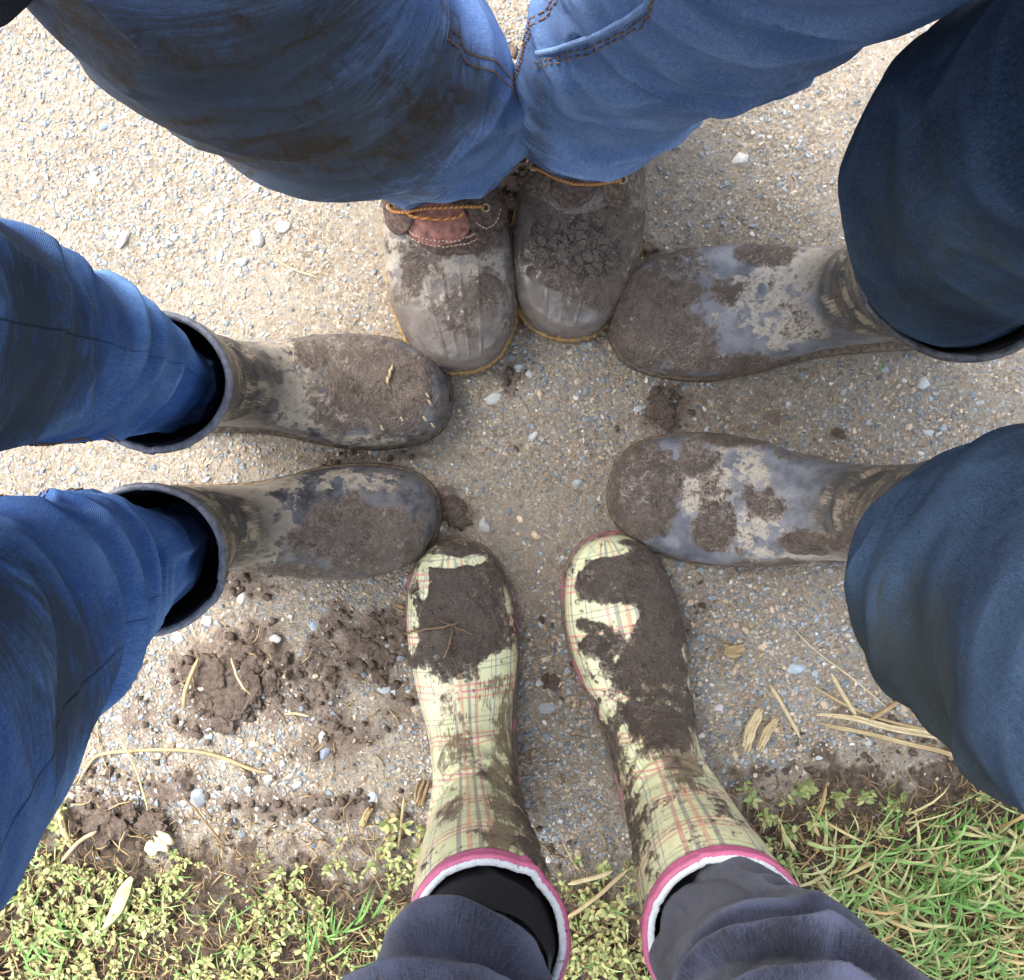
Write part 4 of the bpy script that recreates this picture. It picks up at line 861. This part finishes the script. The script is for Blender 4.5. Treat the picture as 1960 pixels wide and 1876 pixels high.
strand('stalk_chunk', [(1450, 1440), (1468, 1405), (1492, 1372)], .0050, M_STRAW, .65, 'thin broken piece of dry maize stalk, right of the pair', 'stalk', SG, fib=7)
strand('husk', [(1380, 1242), (1400, 1248), (1430, 1240)], .0065, M_STRAW, .35, 'chewed tan husk beside the right tartan boot', 'husk', SG, z=.004, fib=9)
strand('straw', [(1085, 1680), (1130, 1668), (1170, 1655)], .0026, M_STRAW, .75, 'pale straw lying level between the tartan shafts', 'straw', SG, z=.02)
strand('straw', [(1080, 1745), (1130, 1710), (1200, 1650)], .0022, M_STRAW, .5, 'tan straw slanting between the tartan shafts', 'straw', SG, z=.02)
strand('straw', [(1075, 1600), (1095, 1640), (1110, 1660)], .0010, M_STRAW, .6, 'thin straw against the left tartan shaft', 'straw', SG, z=.015)
strand('wood_chip', [(800, 1545), (806, 1515), (815, 1488)], .0050, M_DEAD, .45, 'brown bark chip touching the left tartan shaft', 'wood chip', SG, fib=7)
strand('wood_chip', [(690, 1585), (702, 1555), (712, 1540)], .0034, M_DEAD, .8, 'orange brown wood chip near the verge', 'wood chip', SG, fib=7)
strand('wood_chip', [(752, 1155), (765, 1160), (780, 1166)], .0026, M_DEAD, .8, 'small red brown chip left of the left tartan toe', 'wood chip', SG, fib=7)
strand('dry_leaf', [(285, 1618), (310, 1612), (330, 1590)], .0075, M_STRAW, .9, 'crumpled cream dry leaf in the lower left verge', 'leaf', SG, rough=.9, seg=12, z=.014, flat=.25)
strand('straw', [(120, 1540), (135, 1580), (150, 1615)], .0034, M_STRAW, .55, 'dry straw beside the left trouser leg', 'straw', SG, z=.012)
strand('straw', [(130, 1640), (165, 1600), (205, 1575)], .0020, M_STRAW, .6, 'straw pointing at the soil clods', 'straw', SG, z=.018)
strand('straw', [(525, 495), (560, 515), (612, 533)], .0008, M_STRAW, .85, 'fine straw on the upper left gravel', 'straw', SG)
strand('grass_leaf', [(1680, 712), (1684, 705), (1682, 694)], .0010, M_GRASS, .3, 'tiny green sprout between the right boots', 'sprout', SG, z=.004)
strand('straw', [(750, 700), (746, 718), (740, 737)], .0014, M_STRAW, .55, 'short straw stuck to the mud on the upper left boot', 'straw', None, on=LU)
HL = ['uppermost, near the toe rim', 'just below the uppermost', 'in the middle of the mud', 'left of the toe rim', 'leftmost, low on the instep', 'lowest, at the toe rim']
for k, (u, v) in enumerate(((817, 757), (821, 770), (769, 801), (812, 800), (731, 817), (826, 812))):
    strand('seed_husk', [(u-3, v-4), (u, v), (u+2, v+4)], .0010, M_STRAW, .95, 'tiny yellow seed husk on the upper left boot, '+HL[k], 'seed husk', 'seed husks on the upper left boot toe', on=LU)
strand('twig', [(764, 1216), (800, 1208), (850, 1200), (880, 1192)], .0010, M_DEAD, .4, 'brown stem lying across the left tartan boot', 'stem', None, on=BL)
strand('blade_of_grass', [(838, 1186), (870, 1200), (905, 1215)], .0011, M_DEAD, .1, 'dark green blade pressed in the mud of the left tartan boot', 'grass blade', None, on=BL)
strand('twig', [(866, 1205), (860, 1240), (850, 1262)], .0009, M_DEAD, .3, 'short stem hanging down the left tartan boot mud', 'stem', None, on=BL)

# small straw litter, herbs, grass (uncountable)
def blade_geo(p, dirn, L, w, curl, seg=4, up=.5):
    t = np.linspace(0, 1, seg+1); side = np.array([-dirn[1], dirn[0], 0.])
    c = p+np.outer(t*L, np.array([dirn[0], dirn[1], 0]))*(1-up*.5)+np.outer(np.sin(t*curl)*L*up, [0, 0, 1.])
    ww = w*np.clip(1.15*(1-t**2.2), .08, 1)
    fold = np.array([0, 0, w*.35])
    a = c+side*ww[:, None]/2+fold; b = c; d = c-side*ww[:, None]/2+fold
    V = np.concatenate([a, b, d]); k = seg+1; f = []
    for i in range(seg): f += [(i, i+1, k+i+1), (i, k+i+1, k+i), (k+i, k+i+1, 2*k+i+1), (k+i, 2*k+i+1, 2*k+i)]
    return V, np.array(f)
class Batch:
    def __init__(s): s.V = []; s.F = []; s.R = []; s.k = 0
    def add(s, V, Fc, r): s.V.append(V); s.F.append(Fc+s.k); s.R.append(np.full(len(V), r)); s.k += len(V)
    def build(s, name, mat, **kw):
        return link(name, raw_mesh(name, np.concatenate(s.V), np.concatenate(s.F), mat, True, {'rnd': np.concatenate(s.R)}), **kw)
def vdens(x, y):
    return veg_in(x, y)
R = random.Random(5)
herb, stems, grass, dead = Batch(), Batch(), Batch(), Batch()
LEAF_T = None
def leaf(p, az, el, L, w):
    d = np.array([math.cos(az)*math.cos(el), math.sin(az)*math.cos(el), math.sin(el)]); s = np.array([-math.sin(az), math.cos(az), 0]); n = np.cross(d, s)*-1
    V = np.array([p, p+d*L*.33+s*w*.5+n*w*.12, p+d*L*.7+s*w*.42+n*w*.1, p+d*L-n*L*.08, p+d*L*.7-s*w*.42+n*w*.1, p+d*L*.33-s*w*.5+n*w*.12, p+d*L*.5-n*w*.05])
    return V, np.array([(6, 0, 1), (6, 1, 2), (6, 2, 3), (6, 3, 4), (6, 4, 5), (6, 5, 0)])
def sprig(x, y, hgt, nl, az, ls, base, z0):
    lean = R.uniform(.3, 1.1); p0 = np.array([x, y, z0]); pts = []
    for t in np.linspace(0, 1, 5):
        a2 = az+t*R.uniform(-.5, .5); pts.append(p0+np.array([math.cos(a2)*lean*t, math.sin(a2)*lean*t, math.sin(t*1.4)*(1.1-lean*.45)])*hgt)
    V, Fc = tube_geo(pts, .0006, 3); stems.add(V, Fc, R.uniform(.3, .9)); pts = np.array(pts)
    for k in range(nl):
        t = .15+.85*k/max(1, nl-1); q = pts[min(4, int(t*4))]*(1-(t*4-int(t*4)))+pts[min(4, int(t*4)+1)]*(t*4-int(t*4))
        V, Fc = leaf(q, az+k*2.4+R.uniform(-.4, .4), R.uniform(-.1, .9)*(.4+t*.5), ls*R.uniform(.7, 1.25), ls*R.uniform(.36, .55)); herb.add(V, Fc, min(1, max(0, base+R.gauss(0, .22))))
GXs = RNG.random((60000, 2))*np.array([1.3, .36])+np.array([-.65, -.66]); vi = veg_in(GXs[:, 0], GXs[:, 1])
cl = fbm(np.stack([GXs[:, 0], GXs[:, 1], 0*vi], -1), 14, 3, 77); gz = ground_height(GXs[:, 0], GXs[:, 1])
xu = GXs[:, 0]/KG+CU; nh = ng = nd = 0
for i in range(60000):
    x, y = GXs[i]; u = xu[i]; v = CV-y/KG; d = vi[i]
    if d < -.012: continue
    right = sstep(1490, 1620, u+60*cl[i]) * sstep(1540, 1640, v+60*cl[i]+.15*(u-1700))
    sparse = 1 if u < 1300 else .30
    edge = float(sstep(-.012, .085, d+.05*cl[i])); r0 = R.random()
    if r0 < .085*edge*sparse*(1-right)*(1 if cl[i] > -.02 else .22) and nh < 5200:
        base = .55+.25*cl[i] if u < 1300 else .4
        sprig(x, y, R.uniform(.010, .026), R.randint(6, 10), R.uniform(0, 6.28), R.uniform(.0036, .0072)*(1.15+.9*cl[i]), base, gz[i]+.002); nh += 1
    elif r0 > 1-.20*right and ng < 5000:
        az = R.gauss(.9, .9) if R.random() < .7 else R.uniform(0, 6.28); L = R.uniform(.02, .075)
        V, Fc = blade_geo(np.array([x, y, gz[i]+R.uniform(0, .012)]), (math.cos(az), math.sin(az)), L, R.uniform(.0009, .0044), R.uniform(1.0, 2.6), 4, R.uniform(.15, .7))
        grass.add(V, Fc, min(1, max(0, R.gauss(.52+.5*cl[i], .28)))); ng += 1
    elif .5 < r0 < .5+.15*max(.35, edge) and nd < 8000:
        az = R.uniform(0, 6.28); L = R.uniform(.010, .035); t = np.linspace(0, 1, 5); a2 = az+np.cumsum([R.gauss(0, .35) for _ in t])
        pts = np.array([x, y, gz[i]+R.uniform(.001, .012)])+np.stack([np.cumsum(np.cos(a2))*L/5, np.cumsum(np.sin(a2))*L/5, .004*np.sin(t*3)], -1)
        V, Fc = tube_geo(pts, R.uniform(.0004, .0010), 3); dead.add(V, Fc, R.uniform(.1, 1)); nd += 1
    elif .7 < r0 < .72 and u < 1300 and edge > .7:
        az = R.uniform(0, 6.28); V, Fc = blade_geo(np.array([x, y, gz[i]+.006]), (math.cos(az), math.sin(az)), R.uniform(.02, .05), R.uniform(.001, .002), 2, 4, R.uniform(.3, .8)); grass.add(V, Fc, R.uniform(.1, .6))
# few green strands at the very bottom left
for (u, v, az) in ((60, 1830, .3), (110, 1850, 1.4), (150, 1800, 2.2), (90, 1790, -.6), (620, 1800, 1.2), (650, 1770, .8), (600, 1830, 1.5), (700, 1740, .6)):
    x, y = (u-CU)*KG, (CV-v)*KG
    for _ in range(4):
        a = az+R.gauss(0, .5); V, Fc = blade_geo(np.array([x+R.gauss(0, .008), y+R.gauss(0, .008), gz1(x, y)+.014]), (math.cos(a), math.sin(a)), R.uniform(.035, .06), .0024, 2.4, 6, .35); grass.add(V, Fc, R.uniform(.05, .4))
# sparse litter on the gravel
for _ in range(260):
    u, v = R.uniform(100, 1900), R.gauss(1430, 150); x, y = (u-CU)*KG, (CV-v)*KG
    if v < 1150: continue
    az = R.uniform(0, 3.14); L = R.uniform(.004, .018); z = gz1(x, y)+.002
    V, Fc = tube_geo([(x, y, z), (x+math.cos(az)*L/2, y+math.sin(az)*L/2, z+.001), (x+math.cos(az+.2)*L, y+math.sin(az+.2)*L, z)], R.uniform(.0004, .0009), 4); dead.add(V, Fc, R.uniform(.3, 1))
herb.build('ground_cover', M_HERB, kind='stuff', label='low yellow green leafy weeds covering the verge', cat='weeds')
stems.build('weed_stems', M_DEAD, kind='stuff', label='tangled thin stems under the small weed leaves', cat='weeds')
grass.build('grass', M_GRASS, kind='stuff', label='bright green and straw coloured grass at lower right', cat='grass')
dead.build('plant_litter', M_DEAD, kind='stuff', label='dead brown stems and bits of straw in the soil', cat='litter')
# mud flake on the lower left knee
i, j = np.unravel_index(np.argmin(np.linalg.norm(LLl['G']-P(14, 1550, .60), axis=2)), LLl['G'].shape[:2])
me = lump_mesh('mud_flake', None, .0045, .008, .002, -.4, M_STRAW, None, 3, .4, 2, 5); at = me.attributes.new('rnd', 'FLOAT', 'POINT'); at.data.foreach_set('value', np.full(len(me.vertices), .45, np.float32))
o = link('mud_flake', me, label='tan flake of dried mud stuck to the lower left trouser knee', cat='mud flake'); o.location = LLl['G'][i, j]+LLl['N'][i, j]*.001
o.rotation_euler = Vector(LLl['N'][i, j]).to_track_quat('Z', 'Y').to_euler()
# stitched seam fold on the top person's right-hand trouser leg
def leg_line(leg, pts, off, n=40):
    Gq = leg['G'].reshape(-1, 3); Nq = leg['N'].reshape(-1, 3); k = F/(H-Gq[:, 2]); U = Gq[:, 0]*k+CU; Vv = CV-Gq[:, 1]*k; L = []
    for (u, v) in catmull(np.array(pts, float), n):
        dd = np.hypot(U-u, Vv-v); c_ = np.where(dd < dd.min()+4)[0]; i_ = c_[np.argmax(Gq[c_, 2])]; L.append(Gq[i_]+Nq[i_]*off)
    L = np.array(L)
    for _ in range(4): L[1:-1] = (L[:-2]+2*L[1:-1]+L[2:])/4
    return L
L = leg_line(TRl, [(1024, 104), (1070, 92), (1130, 74), (1190, 45), (1236, 12), (1250, -30)], .0006)
V, Fc = tube_geo(L, .0022, 8); link('seam_ridge', raw_mesh('seam_ridge', V, Fc, M_JEAN_T, True, {'dirt_shade': np.full(len(V), -.3), 'worn': np.full(len(V), .8)}, V[:, :2]*1.0), TRl['o'])
for dv_ in (16, 26):
    L = leg_line(TRl, [(1024, 104+dv_), (1070, 92+dv_), (1130, 74+dv_), (1192, 45+dv_), (1240, 12+dv_), (1258, -25)], .0012, 90)
    V, Fc = join_geo([tube_geo(L[k:k+3], .0006, 5) for k in range(0, 87, 4)]); link('seam_stitching', raw_mesh('seam_stitching', V, Fc, M_OSTITCH, True), TRl['o'], kind='stuff')
